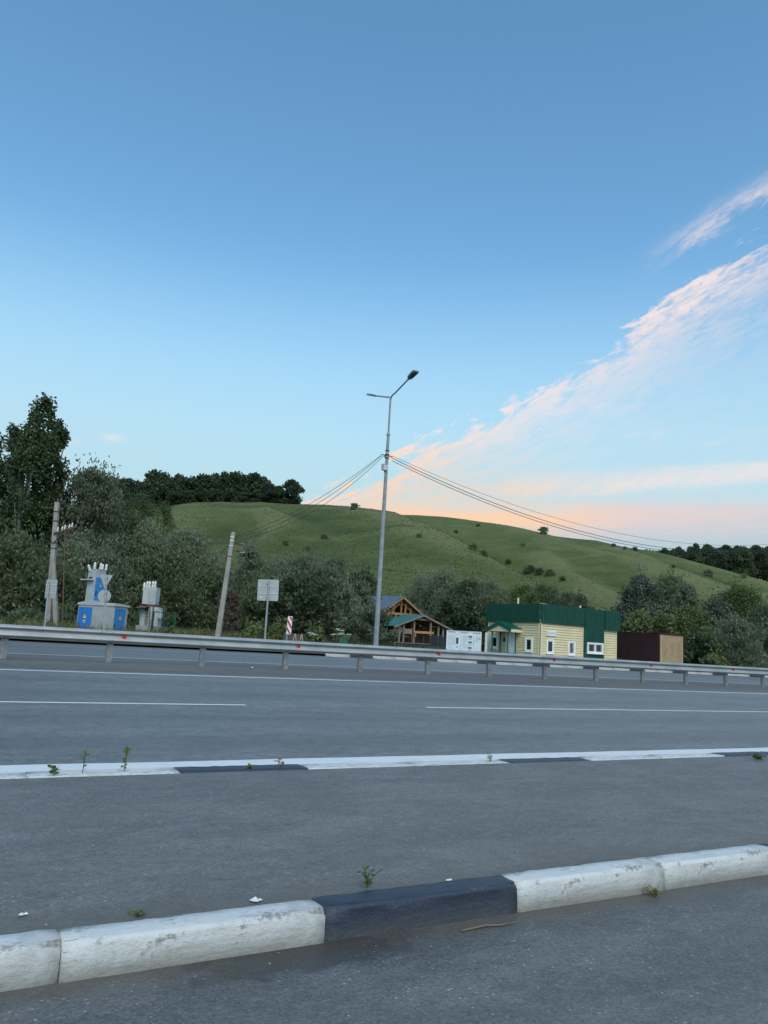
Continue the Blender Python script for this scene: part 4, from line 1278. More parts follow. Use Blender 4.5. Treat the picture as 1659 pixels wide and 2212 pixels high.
    # right face, along the road
    a, n, L, P, I = wallframe(C, R)
    sg0, sg1 = I(1258.5, 1380)[0], I(1302, 1380)[0]
    siding(P, a, n, .08, sg0, zg, zb + .08); siding(P, a, n, sg1, L - .05, zg, zb + .08)
    for s0, s1 in ((0., .09), (sg0 - .09, sg0), (sg1, sg1 + .08), (L - .08, L)):
        m = MB(); wbox(m, P, a, n, s0, s1, zg, zb + .05, .05, .084); m.build('corner_trim', 'siding_trim', g)
    corrugated(P, a, n, 0, sg0, zb, zt, .16, 'parapet')
    corrugated(P, a, n, sg0 + .005, sg1 - .01, zg + .05, zt - .01, .15, 'green_cladding')
    corrugated(P, a, n, sg1 + .06, L + .16, zb - .12, zt - .03, .26, 'parapet')
    m = MB(); wbox(m, P, a, n, sg1 - .01, sg1 + .055, zb - .1, zt, .1, .235); m.build('flashing', 'green_sheet', g)
    window(P, a, n, I, 1179, 1194, 1380.5, 1412); window(P, a, n, I, 1225.5, 1240, 1384.5, 1415.5, 1, True)
    s0, z1 = I(1265.5, 1388.5); s1, z0 = I(1300, 1413)
    Pw = lambda s_, z, o_=0.: P(s_, z, o_ + .13)
    window(Pw, a, n, I, 1263.5, 1298, 1387, 1412.5, 2, True)
    # sign
    s0, z1 = I(1179, 1362.5); s1, z0 = I(1199, 1374.5); s0, s1 = sorted((s0, s1))
    sb = MB(); wbox(sb, P, a, n, s0, s1, z0, z1, .062, .14); sb = sb.build('sign_box', 'board_paper', g)
    sd = a if np.dot(np.cross(a, ZV), n) > 0 else -a
    cu = bpy.data.curves.new('lettering', 'FONT'); cu.body = 'ТУАЛЕТ'; cu.size = 1; cu.align_x = 'CENTER'; cu.align_y = 'CENTER'
    tmp = bpy.data.objects.new('lettering_tmp', cu); COL.objects.link(tmp)
    dg = bpy.context.evaluated_depsgraph_get(); me = bpy.data.meshes.new_from_object(tmp.evaluated_get(dg)); bpy.data.objects.remove(tmp)
    xs = [v.co.x for v in me.vertices]; tw = max(xs) - min(xs); sc = (s1 - s0) * .60 / tw
    c = P((s0 + s1) / 2, (z0 + z1) / 2, .1435)
    m = MB(); m.v = [tuple(c + sd * v.co.x * sc + ZV * v.co.y * sc * 1.35) for v in me.vertices]; m.f = [tuple(p.vertices) for p in me.polygons]
    m.build('lettering', 'ink_blue', sb)
    for sgn in (-1, 1):
        q = c + sd * sgn * (s1 - s0) * .41; h = (z1 - z0)
        m = MB(); m.add([q + sd * .055 * h * math.cos(t) * 1.6 + ZV * (h * .27 + .085 * h * math.sin(t)) for t in np.linspace(0, 2 * math.pi, 11)[:-1]], [tuple(range(10))])
        tri = [(-.12, .16), (.12, .16), (.05, -.08), (-.05, -.08)] if sgn < 0 else [(-.05, .16), (.05, .16), (.14, -.10), (-.14, -.10)]
        m.add([q + sd * x * h + ZV * z * h for x, z in reversed(tri)], [(0, 1, 2, 3)])
        for x in (-.04, .04): m.add([q + sd * (x - .025) * h + ZV * -.10 * h, q + sd * (x + .025) * h + ZV * -.10 * h, q + sd * (x + .025) * h + ZV * -.34 * h, q + sd * (x - .025) * h + ZV * -.34 * h], [(3, 2, 1, 0)])
        m.build('person_symbol', 'ink_blue', sb)
    # end walls of the parapet
    a2, n2, L2, P2, I2 = wallframe(R, B); n2 = unit(R - C); P2 = lambda s_, z, o_=0.: np.array([R[0], R[1], 0]) + unit(B - R) * s_ + ZV * z + n2 * o_
    corrugated(P2, unit(B - R), n2, -.2, L2, zb, zt - .02, .16, 'parapet'); siding(P2, unit(B - R), n2, 0, L2, zg, zb + .08)
    n3 = unit(Lf - C); P3 = lambda s_, z, o_=0.: np.array([Lf[0], Lf[1], 0]) + unit(B - Lf) * s_ + ZV * z + n3 * o_
    L3 = np.linalg.norm(B - Lf); corrugated(P3, unit(B - Lf), n3, -.2, L3, zb, zt - .02, .16, 'parapet')
    # things poking above the parapet
    for px, py, y, r_, mt in ((1119.5, 1291.5, 57.5, .075, 'ceramic'), (1253.5, 1308, 59, .075, 'ceramic'), (1159, 1287, 57.5, .018, 'dark_steel')):
        t = at(px, py, y); m = MB(); m.tube([np.array([t[0], y, zb + .3]), t], r_, 8)
        m.build('vent_pipe' if r_ > .05 else 'aerial', mt, g)
    t = at(1168, 1303, 57.6); t2 = at(1182, 1306, 58.2); m = MB(); m.bar(t, t2, .2, .05); m.build('roof_edge', 'kiosk_light', g)


toilet_block()


def yard_fence():
    zg = .38
    C = xy(1427, 58, zg); Lf = xy(1331, 61.5, zg); R = xy(1474.5, 59.2, zg)
    zt = at(1427, 1368.5, 58)[2]
    g = thing('yard_enclosure', C, 'dark maroon sheet metal yard fence with a side of pale timber slats', 'fence')
    a, n, L, P, I = wallframe(C, Lf)
    nb = 11
    for k in range(nb):
        s0 = L * k / nb; s1 = L * (k + 1) / nb - .012; m = MB(); V = []; Fs = []
        pts = []; w = (s1 - s0) / 4
        for j in range(4): pts += [(s0 + w * j, .0), (s0 + w * (j + .45), .0), (s0 + w * (j + .55), .02), (s0 + w * (j + .9), .02)]
        pts.append((s1, 0.))
        for s_, o_ in pts: V += [P(s_, zg + .05, o_), P(s_, zt + .02 * math.sin(k), o_)]
        m.add(V, [(2 * i, 2 * i + 2, 2 * i + 3, 2 * i + 1) for i in range(len(pts) - 1)]); m.build('sheet', 'maroon_sheet', g)
    for s_ in np.linspace(.05, L - .05, 5):
        m = MB(); wbox(m, P, a, n, s_ - .04, s_ + .04, zg, zt - .05, -.14, -.05); m.build('post', 'dark_steel', g)
    for z in (zg + .5, zt - .4): m = MB(); wbox(m, P, a, n, .1, L, z - .03, z + .03, -.05, -.01); m.build('rail', 'dark_steel', g)
    m = MB(); wbox(m, P, a, n, 0, L, zt + .02, zt + .06, -.06, .05); m.build('capping', 'maroon_sheet', g)
    a, n, L, P, I = wallframe(C, R)
    m = MB(); s_ = .03
    while s_ < L - .02:
        wbox(m, P, a, n, s_, s_ + .075, zg + .04, zt - .10, .0, .04); s_ += .125
    m.build('slats', 'timber_slat', g, kind='stuff')
    m = MB(); wbox(m, P, a, n, 0, L, zg + .05, zt - .08, -.04, -.03); m.build('backing', 'timber_brown', g)
    m = MB(); wbox(m, P, a, n, -.02, L + .03, zt - .09, zt + .05, -.05, .04); m.build('capping', 'maroon_sheet', g)
    m = MB(); wbox(m, P, a, n, -.04, .03, zg, zt - .09, -.03, .03); wbox(m, P, a, n, L - .04, L + .02, zg, zt - .09, -.03, .03); m.build('corner_post', 'timber_slat', g)
    b = np.array([*(Lf + R - C)[:2], zg])
    m = MB(); m.bar(np.array([*R[:2], (zg + zt) / 2]), np.array([*b[:2], (zg + zt) / 2]), .04, zt - zg - .1); m.build('side_panel', 'maroon_sheet', g)


yard_fence()


# ------------------------------------------------------------------ overhead cables
def catenary(a, b, sag, n=36): return [a + (b - a) * t + ZV * (-4 * sag * t * (1 - t)) for t in np.linspace(0, 1, n)]


def cables():
    A = np.array([LB[0], LB[1], 12.52])
    nxt = A + DU * 42
    specs = [(A + DU * .35 + ZV * .05, nxt + ZV * -.35, 2.25, .011, 'thin upper overhead cable running right from the street lamp'),
             (A + DU * .35 - ZV * .02 + DV * .15, nxt + ZV * -.75 + DV * .1, 2.5, .020, 'middle overhead cable of three running right from the street lamp'),
             (A + DU * .30 - ZV * .28 - DV * .1, nxt + ZV * -.9 - DV * .1, 2.55, .018, 'lowest overhead cable of three running right from the street lamp')]
    for a, b, s_, r, lb in specs:
        one(MB().tube(catenary(a, b, s_), r, 6).build('overhead_cable', 'cable', smooth=True), lb, 'cable', 'cables running right from the street lamp')
    T = MIDTOP
    for a, b, s_, lb in ((A - DU * .35 + ZV * .03, T + np.array([.08, 0, .03]), .55, 'topmost of three overhead cables from the street lamp to the concrete pole'),
                         (A - DU * .35 - ZV * .04 + DV * .1, T + np.array([.08, 0, -.05]), .75, 'middle one of three overhead cables from the street lamp to the concrete pole'),
                         (A - DU * .33 - ZV * .10 - DV * .1, T + np.array([.08, 0, -.12]), 1.0, 'lowest of three overhead cables from the street lamp to the concrete pole')):
        one(MB().tube(catenary(a, b, s_), .015, 6).build('overhead_cable', 'cable', smooth=True), lb, 'cable', 'cables from the street lamp to the concrete pole')
    for a, b, s_, lb in ((T - ZV * .3, at(1040, 1240, 56), .5, 'slack thin cable crossing the willows right of the concrete pole'),
                         (T - ZV * .1, at(345, 1268, 45.6), .9, 'thin cable dropping from the concrete pole to the grey transformer'),
                         (at(165, 1133, 44.2), at(222, 1232, 42.2), .5, 'thin cable dropping from the braced pole to the blue doored kiosk')):
        one(MB().tube(catenary(a, b, s_, 20), .011, 5).build('drop_cable', 'cable', smooth=True), lb, 'cable')


cables()


# ------------------------------------------------------------------ trees
def leaf_mesh(name, cen, dirs, L, Wd, mat, rng):
    """one kite-shaped leaf per centre; dirs = leaf axis"""
    n = len(cen); d = dirs / np.linalg.norm(dirs, axis=1, keepdims=True)
    r = rng.normal(size=(n, 3)); s_ = np.cross(d, r); s_ /= np.linalg.norm(s_, axis=1, keepdims=True) + 1e-9
    L = L * rng.uniform(.7, 1.3, (n, 1)); Wd = Wd * rng.uniform(.7, 1.3, (n, 1))
    nn = np.cross(d, s_)
    a = cen - d * L * .5; b = cen + s_ * Wd * .5 + d * L * .05; c = cen + d * L * .5; e = cen - s_ * Wd * .5 + d * L * .05 + nn * Wd * .25
    V = np.stack([a, b, c, e], 1).reshape(-1, 3).astype(np.float32)
    me = bpy.data.meshes.new(name)
    me.vertices.add(4 * n); me.vertices.foreach_set('co', V.ravel())
    me.loops.add(4 * n); me.loops.foreach_set('vertex_index', np.arange(4 * n, dtype=np.int32))
    me.polygons.add(n); me.polygons.foreach_set('loop_start', np.arange(0, 4 * n, 4, dtype=np.int32))
    me.update(calc_edges=True); me.materials.append(MATS[mat])
    return me


KINDS = {
    # mat, envelope, leaf length, width, base of crown (fraction of height), droop, clump radius
    'birch': ('leaf_birch', 'birch', .26, .19, .02, -.75, .12),
    'birch_round': ('leaf_birch', 'oval', .26, .19, .0, -.6, .15),
    'willow': ('leaf_willow', 'mound', .32, .12, .0, .55, .17),
    'willow_green': ('leaf_willow_green', 'mound', .31, .135, .0, .35, .18),
    'dark': ('leaf_dark', 'oval', .30, .21, .0, .0, .18),
    'weeping': ('leaf_fresh', 'oval', .26, .13, .04, -.9, .16),
    'fresh': ('leaf_fresh', 'mound', .24, .16, .02, .1, .17),
    'poplar': ('leaf_poplar', 'oval', .22, .17, .05, .1, .16),
    'olive': ('leaf_olive', 'mound', .24, .17, .0, .1, .17),
    'brown': ('leaf_brown', 'mound', .20, .09, .0, .3, .16),
    'crest': ('leaf_crest', 'oval', 1.15, .9, .0, .0, .2),
    'crest_tall': ('leaf_crest', 'birch', 1.1, .85, .0, .0, .18),
    'shrub': ('leaf_willow_green', 'mound', .5, .36, .0, .1, .26),
}


def env(kind, t):
    if kind == 'mound': return np.minimum(1, .85 + 1.2 * t) * (1 - t ** 3.4) ** .5
    if kind == 'oval': return np.minimum(1, .6 + 1.6 * t) * (1 - t ** 3.0) ** .52
    if kind == 'birch': return np.clip((1 - t ** 1.3) ** .62 * np.minimum(1, .75 + 1.6 * t), .12, 1)
    return np.ones_like(t)


def make_tree(kind, h, hw, seed, nleaf, depth_ratio=1.0):
    """returns (crown mesh, trunk mesh) with the tree's foot at the origin"""
    mt, ev, LL, LW, cb, droop, cr_ = KINDS[kind]
    rng = np.random.default_rng(seed)
    z0 = h * cb; H = h - z0
    nc = int(np.clip(nleaf / (130 if kind.startswith('birch') else 75), 40, 260))
    t = rng.uniform(0, 1, nc) ** .78; ang = rng.uniform(0, 2 * math.pi, nc)
    if kind.startswith('birch'):       # several leaders of unequal height
        t = np.where(rng.uniform(0, 1, nc) < .5, t, t * rng.uniform(.6, 1, nc))
    lob = 1 + .20 * np.sin(ang * 3 + seed) + .14 * np.sin(ang * 5 + t * 7 + seed * 2) + rng.normal(0, .10, nc)
    rr = env(ev, t) * hw * np.clip(lob, .6, 1.3) * (.30 + .70 * np.sqrt(rng.uniform(0, 1, nc)))
    lean = np.array([rng.normal(0, .05) * h, 0, 0])
    if kind.startswith('birch'): rr = rr * rng.uniform(.55, 1.3, nc)
    cen = np.stack([rr * np.cos(ang), rr * np.sin(ang) * depth_ratio, z0 + t * H], 1) + lean * t[:, None] ** 1.5
    crad = cr_ * np.minimum(h, hw * 2.4) * rng.uniform(.6, 1.25, nc) * (1 - .22 * t)
    crad = np.maximum(crad, LL * 1.6)
    wts = crad ** 2; wts /= wts.sum()
    ci = rng.choice(nc, nleaf, p=wts)
    q = rng.normal(size=(nleaf, 3)); q /= np.linalg.norm(q, axis=1, keepdims=True)
    rad = rng.uniform(0, 1, (nleaf, 1)) ** .55
    sc = np.array([1, 1, .8]) if droop > -.5 else np.array([.75, .75, 1.25])
    off = q * rad * crad[ci][:, None] * sc
    P = cen[ci] + off
    # sprays that break up the outline
    ns = int(nleaf * (0 if kind.startswith('crest') or kind == 'shrub' else .035)); si = rng.choice(nc, ns); oax = cen[si] - np.array([0, 0, z0 + H * .35]); oax /= np.linalg.norm(oax, axis=1, keepdims=True) + 1e-6
    oax = oax + np.array([0, 0, .5 if droop >= 0 else -.25]) + rng.normal(0, .25, (ns, 3)); 
    P[:ns] = cen[si] + oax * (crad[si] * rng.uniform(.7, 1.3, ns))[:, None] + rng.normal(0, LL * .25, (ns, 3))
    P[:, 2] = np.maximum(P[:, 2], .05 + rng.uniform(0, .25, nleaf))
    outd = P - np.array([0, 0, z0 + H * .3]); outd /= np.linalg.norm(outd, axis=1, keepdims=True) + 1e-6
    dirs = outd * .5 + rng.normal(0, .55, (nleaf, 3)) + np.array([0, 0, droop])
    k = 1.0
    me = leaf_mesh('crown', P, dirs, LL * k, LW * k, mt, rng)
    # trunk and limbs
    m = MB(); r0 = max(.05, h * .016)
    top = np.array([0, 0, h * .82]) + lean * .7
    stems = 1 if kind in ('birch', 'birch_round', 'crest', 'crest_tall', 'poplar', 'dark', 'weeping') else 3
    for s_ in range(stems):
        bx = np.array([rng.normal(0, .25) * (stems > 1), rng.normal(0, .25) * (stems > 1), -.1]); tp = top + np.array([rng.normal(0, .22) * hw * (stems > 1), rng.normal(0, .2) * hw * (stems > 1), -.1 * h * (stems > 1)])
        md = (bx + tp) / 2 + np.array([rng.normal(0, .04) * h, rng.normal(0, .04) * h, 0])
        m.tube(curve([bx, md, tp], 7), [r0 * (1 - .13 * i) for i in range(7)], 6)
    for i in rng.choice(nc, min(14, nc), replace=False):
        c = cen[i]; zb = max(.3, c[2] * .55); f = zb / (h * .82); b = top * f; b = np.array([b[0], b[1], zb])
        m.tube(curve([b, (b + c) / 2 + np.array([0, 0, .06 * h]), c], 5), [r0 * .42 * (1 - .2 * j) for j in range(5)], 5)
    tm = bpy.data.meshes.new('trunk'); tm.from_pydata(m.v, [], m.f); tm.update()
    tm.materials.append(MATS['bark_pale' if kind in ('birch', 'birch_round', 'poplar') else 'bark'])
    return me, tm


def put_tree(name, cm, tm, loc, label, cat, group=None, rot=0., sc=1.):
    g = thing(name, loc, label, cat, group); g.rotation_euler.z = rot
    g.scale = (sc, sc, sc) if np.isscalar(sc) else sc
    for nm, me in (('crown', cm), ('trunk', tm)):
        o = bpy.data.objects.new(nm, me); COL.objects.link(o); o.parent = g
    return g


# px, top py, half width px, depth, kind, label
TREES = [
    (0, 866, 64, 58, 'birch_round', 'tall dark birch at the left edge, highest tree of all'),
    (62, 913, 44, 60, 'birch_round', 'slimmer birch just right of the tallest one, behind the braced pole'),
    (-30, 930, 60, 62, 'birch_round', 'birch half cut off by the left edge'),
    (162, 1020, 62, 61, 'willow', 'tall silvery willow rising above the braced concrete pole'),
    (20, 1165, 62, 54, 'willow_green', 'leafy bush tree filling the lower left edge'),
    (85, 1215, 50, 53, 'willow_green', 'low leafy willow behind the rectangular sign'),
    (150, 1180, 60, 57, 'willow', 'grey green willow between the braced pole and the blue kiosk'),
    (215, 1190, 45, 58, 'willow', 'grey green willow directly behind the kiosk tower'),
    (222, 1046, 40, 92, 'dark', 'dark tree right of the tall silvery willow'),
    (258, 1088, 34, 118, 'weeping', 'fresh green tree half hidden behind the kiosk willows'),
    (322, 1092, 44, 120, 'weeping', 'fresh green weeping tree at the foot of the left hilltop wood'),
    (275, 1062, 34, 170, 'dark', 'dark tree on the slope below the hilltop wood'),
    (296, 1138, 42, 64, 'willow', 'pointed silvery willow between the kiosk and the grey transformer'),
    (255, 1235, 45, 60, 'willow_green', 'bushy willow right behind the blue doored kiosk'),
    (345, 1200, 60, 62, 'willow_green', 'broad willow directly behind the grey transformer'),
    (400, 1155, 58, 70, 'willow', 'tall loose willow left of the leaning concrete pole'),
    (432, 1240, 55, 60, 'willow_green', 'rounded willow between the mesh fence and the concrete pole'),
    (490, 1282, 22, 54, 'brown', 'reddish brown withered bush beside the concrete pole'),
    (470, 1230, 45, 72, 'willow', 'silvery willow just behind the top of the concrete pole'),
    (530, 1188, 40, 74, 'willow', 'silvery willow right of the rusty old lamp'),
    (545, 1262, 48, 58, 'willow_green', 'willow bush behind the post of the square sign'),
    (590, 1222, 52, 72, 'willow', 'silvery willow above the square sign'),
    (642, 1208, 50, 74, 'willow', 'silvery willow upper right of the square sign'),
    (640, 1250, 58, 58, 'dark', 'dense dark bush tree behind the striped marker'),
    (692, 1232, 58, 60, 'willow', 'dense grey willow right of the striped marker'),
    (700, 1212, 44, 80, 'willow', 'silvery willow on the right shoulder of the left thicket'),
    (738, 1268, 40, 59, 'willow', 'rounded willow at the right end of the left thicket'),
    (775, 1238, 36, 100, 'dark', 'dark rounded shrub on the slope left of the lamp pole'),
    (772, 1262, 24, 72, 'willow', 'slim pale willow left of the barn roof'),
    (800, 1318, 46, 57, 'willow', 'low grey willow in front of the barn beside the lamp pole'),
    (905, 1250, 42, 96, 'willow', 'grey willow behind the barn gable'),
    (952, 1240, 42, 92, 'willow', 'tall grey willow behind the ridge of the green shed'),
    (1000, 1258, 42, 84, 'willow_green', 'willow above the notice board'),
    (1012, 1298, 36, 74, 'dark', 'dark bush tree behind the notice board'),
    (1042, 1290, 34, 76, 'willow_green', 'willow at the left corner of the yellow building'),
    (960, 1300, 32, 80, 'dark', 'dark bush tree just right of the shed roof'),
    (1072, 1262, 38, 104, 'willow', 'grey willow above the left end of the green parapet'),
    (1122, 1268, 38, 110, 'fresh', 'green bush tree above the middle of the left parapet'),
    (1175, 1268, 36, 112, 'willow_green', 'loose bush tree above the parapet corner'),
    (1225, 1285, 30, 108, 'willow', 'pale low bush above the right part of the parapet'),
    (1262, 1290, 20, 88, 'willow', 'small pale willow near the vent pipe of the yellow building'),
    (1384, 1252, 46, 74, 'poplar', 'silver leaved poplar just right of the yellow building'),
    (1440, 1248, 42, 80, 'willow_green', 'tall willow right of the silver poplar'),
    (1478, 1268, 28, 76, 'willow', 'slim willow above the timber slat fence'),
    (1372, 1322, 34, 66, 'olive', 'yellowish green bush behind the maroon fence'),
    (1430, 1328, 34, 67, 'olive', 'low yellowish bush above the fence corner'),
    (1502, 1318, 40, 68, 'fresh', 'broad leaved green bush right of the timber slat fence'),
    (1535, 1298, 36, 76, 'poplar', 'pale silvery young poplar between two green bushes'),
    (1602, 1278, 52, 92, 'fresh', 'fresh green rounded tree near the right edge'),
    (1590, 1340, 56, 64, 'willow', 'spreading grey willow low at the right edge'),
    (1520, 1372, 40, 62, 'dark', 'low dark bush beside the timber slat fence'),
    (1655, 1318, 40, 70, 'willow_green', 'willow cut off by the right edge'),
]
for i, (px, py, hwpx, Y, kind, lb) in enumerate(TREES):
    b = xy(px, Y, .38)
    if Y > 84: b[2] = gz(b[0], b[1]) - .2
    h = at(px, py, Y)[2] - b[2]; hw = hwpx / F0 * math.hypot(b[0], Y) * (1.0 if kind.startswith('birch') else 1.12)
    area = h * hw * 2
    mt, ev, LL, LW = KINDS[kind][:4]
    nl = int(np.clip(area * 6.0 / (LL * LW * .5), 3000, 26000))
    if Y > 100: nl = min(nl, 9000)
    cm, tm = make_tree(kind, h, hw, 100 + i, nl)
    nm = {'birch': 'birch_tree', 'birch_round': 'birch_tree', 'willow': 'willow_tree', 'willow_green': 'willow_tree', 'poplar': 'poplar_tree', 'dark': 'broadleaf_tree', 'weeping': 'weeping_tree', 'fresh': 'broadleaf_tree', 'olive': 'bush', 'brown': 'withered_bush'}[kind]
    put_tree(nm, cm, tm, b, lb, 'bush' if kind in ('olive', 'brown') else 'tree')

# hilltop wood and the far wood on the right: variants shared by copies
VAR = [make_tree('crest', 15., 6.2, 501, 4200), make_tree('crest', 15., 7.0, 502, 4600), make_tree('crest_tall', 16., 5.2, 503, 3300), make_tree('crest', 15., 5.6, 504, 3900)]
rn = random.Random(21)
crest = [(200, 1040, 410), (222, 1036, 420), (243, 1040, 405), (266, 1044, 430), (290, 1040, 425), (311, 1022, 430), (330, 1042, 425), (350, 1034, 440), (370, 1033, 430), (392, 1032, 445), (412, 1029, 435), (432, 1031, 450), (452, 1029, 440), (470, 1030, 455), (487, 1026, 440), (505, 1031, 450), (521, 1029, 440), (540, 1038, 445), (556, 1046, 435), (572, 1052, 440), (583, 1062, 436),
         (345, 1060, 410), (300, 1062, 395), (375, 1063, 415), (405, 1055, 418), (440, 1058, 424), (470, 1056, 424), (500, 1056, 424), (530, 1060, 424), (558, 1064, 424), (265, 1070, 380), (235, 1065, 375), (205, 1072, 360), (180, 1058, 400)]
for i, (px, py, Y) in enumerate(crest):
    b = xy(px, Y, 0); b[2] = gz(b[0], b[1]) - .8
    h = at(px, py, Y)[2] - b[2]; h = max(h, 8.)
    cm, tm = VAR[2 if i % 5 == 2 else rn.choice([0, 1, 3])]
    s_ = h / 15.0; sx_ = min(max(s_, .75), 1.25)
    put_tree('forest_tree', cm, tm, b, 'dark tree in the wood along the left hilltop', 'tree', 'trees of the hilltop wood', rn.uniform(0, 6.28), (sx_ * rn.uniform(.9, 1.15), sx_, s_))
b = xy(604, 425, 0); b[2] = gz(b[0], b[1]) - .5; h = at(604, 1040, 425)[2] - b[2]
put_tree('forest_tree', *VAR[0], b, 'lone rounded dark tree standing at the right end of the hilltop wood', 'tree', None, 1.0, (.95, .95, h / 15))
for i in range(62):
    px = 1405 + i * 4.9 + rn.uniform(-2, 2); Y = rn.uniform(640, 760)
    tp = 1190 + 6 * math.sin(i * .9) + rn.uniform(-5, 4) + (6 if px < 1500 else 0) + .012 * (px - 1500)
    b = xy(px, Y, 0); t = at(px, tp, Y); h = rn.uniform(20, 26); b[2] = t[2] - h
    cm, tm = VAR[rn.randrange(4)]
    put_tree('forest_tree', cm, tm, b, 'dark tree in the far wood behind the right hand slope', 'tree', 'trees of the far right wood', rn.uniform(0, 6.28), (h / 17 * rn.uniform(.8, 1.05), h / 17, h / 15))

# shrubs on the open slope
SH = [make_tree('shrub', 3.0, 2.2, 601, 900), make_tree('shrub', 3.2, 1.8, 602, 800)]
shrubs = [(617, 1172, 9, 'small round dark shrub left of centre on the grassy slope'), (665, 1183, 8, 'small shrub next to the round one on the grassy slope'), (765, 1095, 12, 'flat dark shrub on the skyline left of the lamp pole'),
          (1033, 1132, 6, 'tiny dark shrub on the skyline right of the lamp pole'), (1174, 1148, 13, 'wide dark shrub on the skyline right of the lamp pole'), (1022, 1184, 13, 'uppermost shrub in the gully right of the lamp pole'), (1045, 1196, 11, 'second shrub down the gully'), (1098, 1213, 9, 'third shrub down the gully'),
          (1145, 1232, 14, 'broad shrub low in the gully above the parapet'), (1165, 1238, 12, 'shrub low in the gully between two broad ones'), (1188, 1240, 12, 'rightmost broad shrub low in the gully'), (1215, 1250, 9, 'small shrub below the end of the gully'), (1325, 1175, 6, 'small shrub high on the right slope'), (1350, 1182, 6, 'small shrub near the right skyline'), (1372, 1184, 7, 'shrub on the right skyline before the far wood'),
          (1530, 1239, 11, 'round shrub on the right hand spur'), (1608, 1243, 8, 'round shrub on the right skyline below the far wood'), (1455, 1222, 6, 'small dark shrub on the upper right slope'), (1130, 1175, 6, 'little shrub in the middle of the right slope'), (905, 1155, 8, 'faint shrub on the spur right of the lamp pole'), (700, 1160, 9, 'pale shrub patch in the middle of the left slope'), (985, 1146, 6, 'tiny shrub beside the top of the gully')]


def on_hill(px, py):
    """first terrain point on the sight line"""
    v = ray(px, py); v = v / math.hypot(v[0], v[1]); last = None
    for r in np.arange(100, 720, 1.5):
        p = v * r; z = CAM_H + p[2]
        if gz(p[0], p[1]) >= z: return p[0], p[1], z
    return None


for i, (px, py, hwpx, lb) in enumerate(shrubs):
    q = None; y = py + 6
    while q is None and y < 1300: q = on_hill(px, y); y += 3
    if q is None: continue
    b = np.array([q[0], q[1], gz(q[0], q[1]) - .2]); r = math.hypot(q[0], q[1]); hw = hwpx / F0 * r
    cm, tm = SH[i % 2]; s_ = hw / 2.0 * .8
    put_tree('shrub', cm, tm, b, lb, 'shrub', None, i * 1.3, (s_, s_, s_ * .95))


# ------------------------------------------------------------------ grass and weeds (uncountable)
def blades(name, pts, hgt, wid, mat, rng, lean=.35, **pr):
    n = len(pts); ang = rng.uniform(0, 2 * math.pi, n); h = hgt * rng.uniform(.5, 1.25, n)
    sd = np.stack([np.cos(ang), np.sin(ang), np.zeros(n)], 1); ln = rng.normal(0, lean, (n, 2)) * h[:, None]
    tip = pts + np.stack([ln[:, 0], ln[:, 1], h], 1); w = (wid * rng.uniform(.6, 1.4, n))[:, None]
    md = pts + np.stack([ln[:, 0] * .3, ln[:, 1] * .3, h * .6], 1)
    V = np.stack([pts - sd * w, pts + sd * w, md + sd * w * .7, tip, md - sd * w * .7], 1).reshape(-1, 3).astype(np.float32)
    me = bpy.data.meshes.new(name); me.vertices.add(5 * n); me.vertices.foreach_set('co', V.ravel())
    me.loops.add(5 * n); me.loops.foreach_set('vertex_index', np.arange(5 * n, dtype=np.int32)); me.polygons.add(n); me.polygons.foreach_set('loop_start', np.arange(0, 5 * n, 5, dtype=np.int32))
    me.update(calc_edges=True); me.materials.append(MATS[mat])
    o = bpy.data.objects.new(name, me); COL.objects.link(o)
    for k, v in pr.items(): o[k] = v
    return o


def uvpts(n, u0, u1, v0, v1, rng, dens=None, z=.40):
    u = rng.uniform(u0, u1, n * 3); v = rng.uniform(v0, v1, n * 3)
    keep = np.array([mnoise.noise(Vector((a * .45, b * .6, dens or 0.))) > -.12 for a, b in zip(u, v)]); u, v = u[keep][:n], v[keep][:n]
    p = DU[None] * u[:, None] + DV[None] * v[:, None]; p[:, 2] = z
    return p


rg = np.random.default_rng(77)
blades('verge_grass', uvpts(16000, -12, 15, 41.2, 49, rg, 1.), .62, .022, 'grass_green', rg, kind='stuff', label='tall green roadside grass in front of the thicket', category='grass')
blades('dry_grass', uvpts(9000, 4, 21, 42.5, 49.5, rg, 3.), .85, .018, 'grass_dry', rg, kind='stuff', label='yellow dry grass between the transformer and the concrete pole', category='grass')
blades('roadside_grass', uvpts(15000, 14, 60, 43, 54, rg, 5.), .7, .022, 'grass_green', rg, kind='stuff', label='green roadside grass around the sign posts and buildings', category='grass')
# rough grass over the hillside
hz = []
az_ = rg.uniform(math.radians(-27), math.radians(28), 60000); rr_ = 105 + 470 * rg.uniform(0, 1, 60000) ** 1.3
hx, hy = rr_ * np.sin(az_), rr_ * np.cos(az_); base_h = hill(hx, hy)
hzv = base_h + np.array([relief(x, y, r) for x, y, r in zip(hx, hy, rr_)])
blades('hill_grass_tufts', np.stack([hx, hy, hzv - .1], 1), .34, .14, 'grass_hill', rg, 1.2, kind='stuff', label='rough tufted grass covering the hill', category='grass')


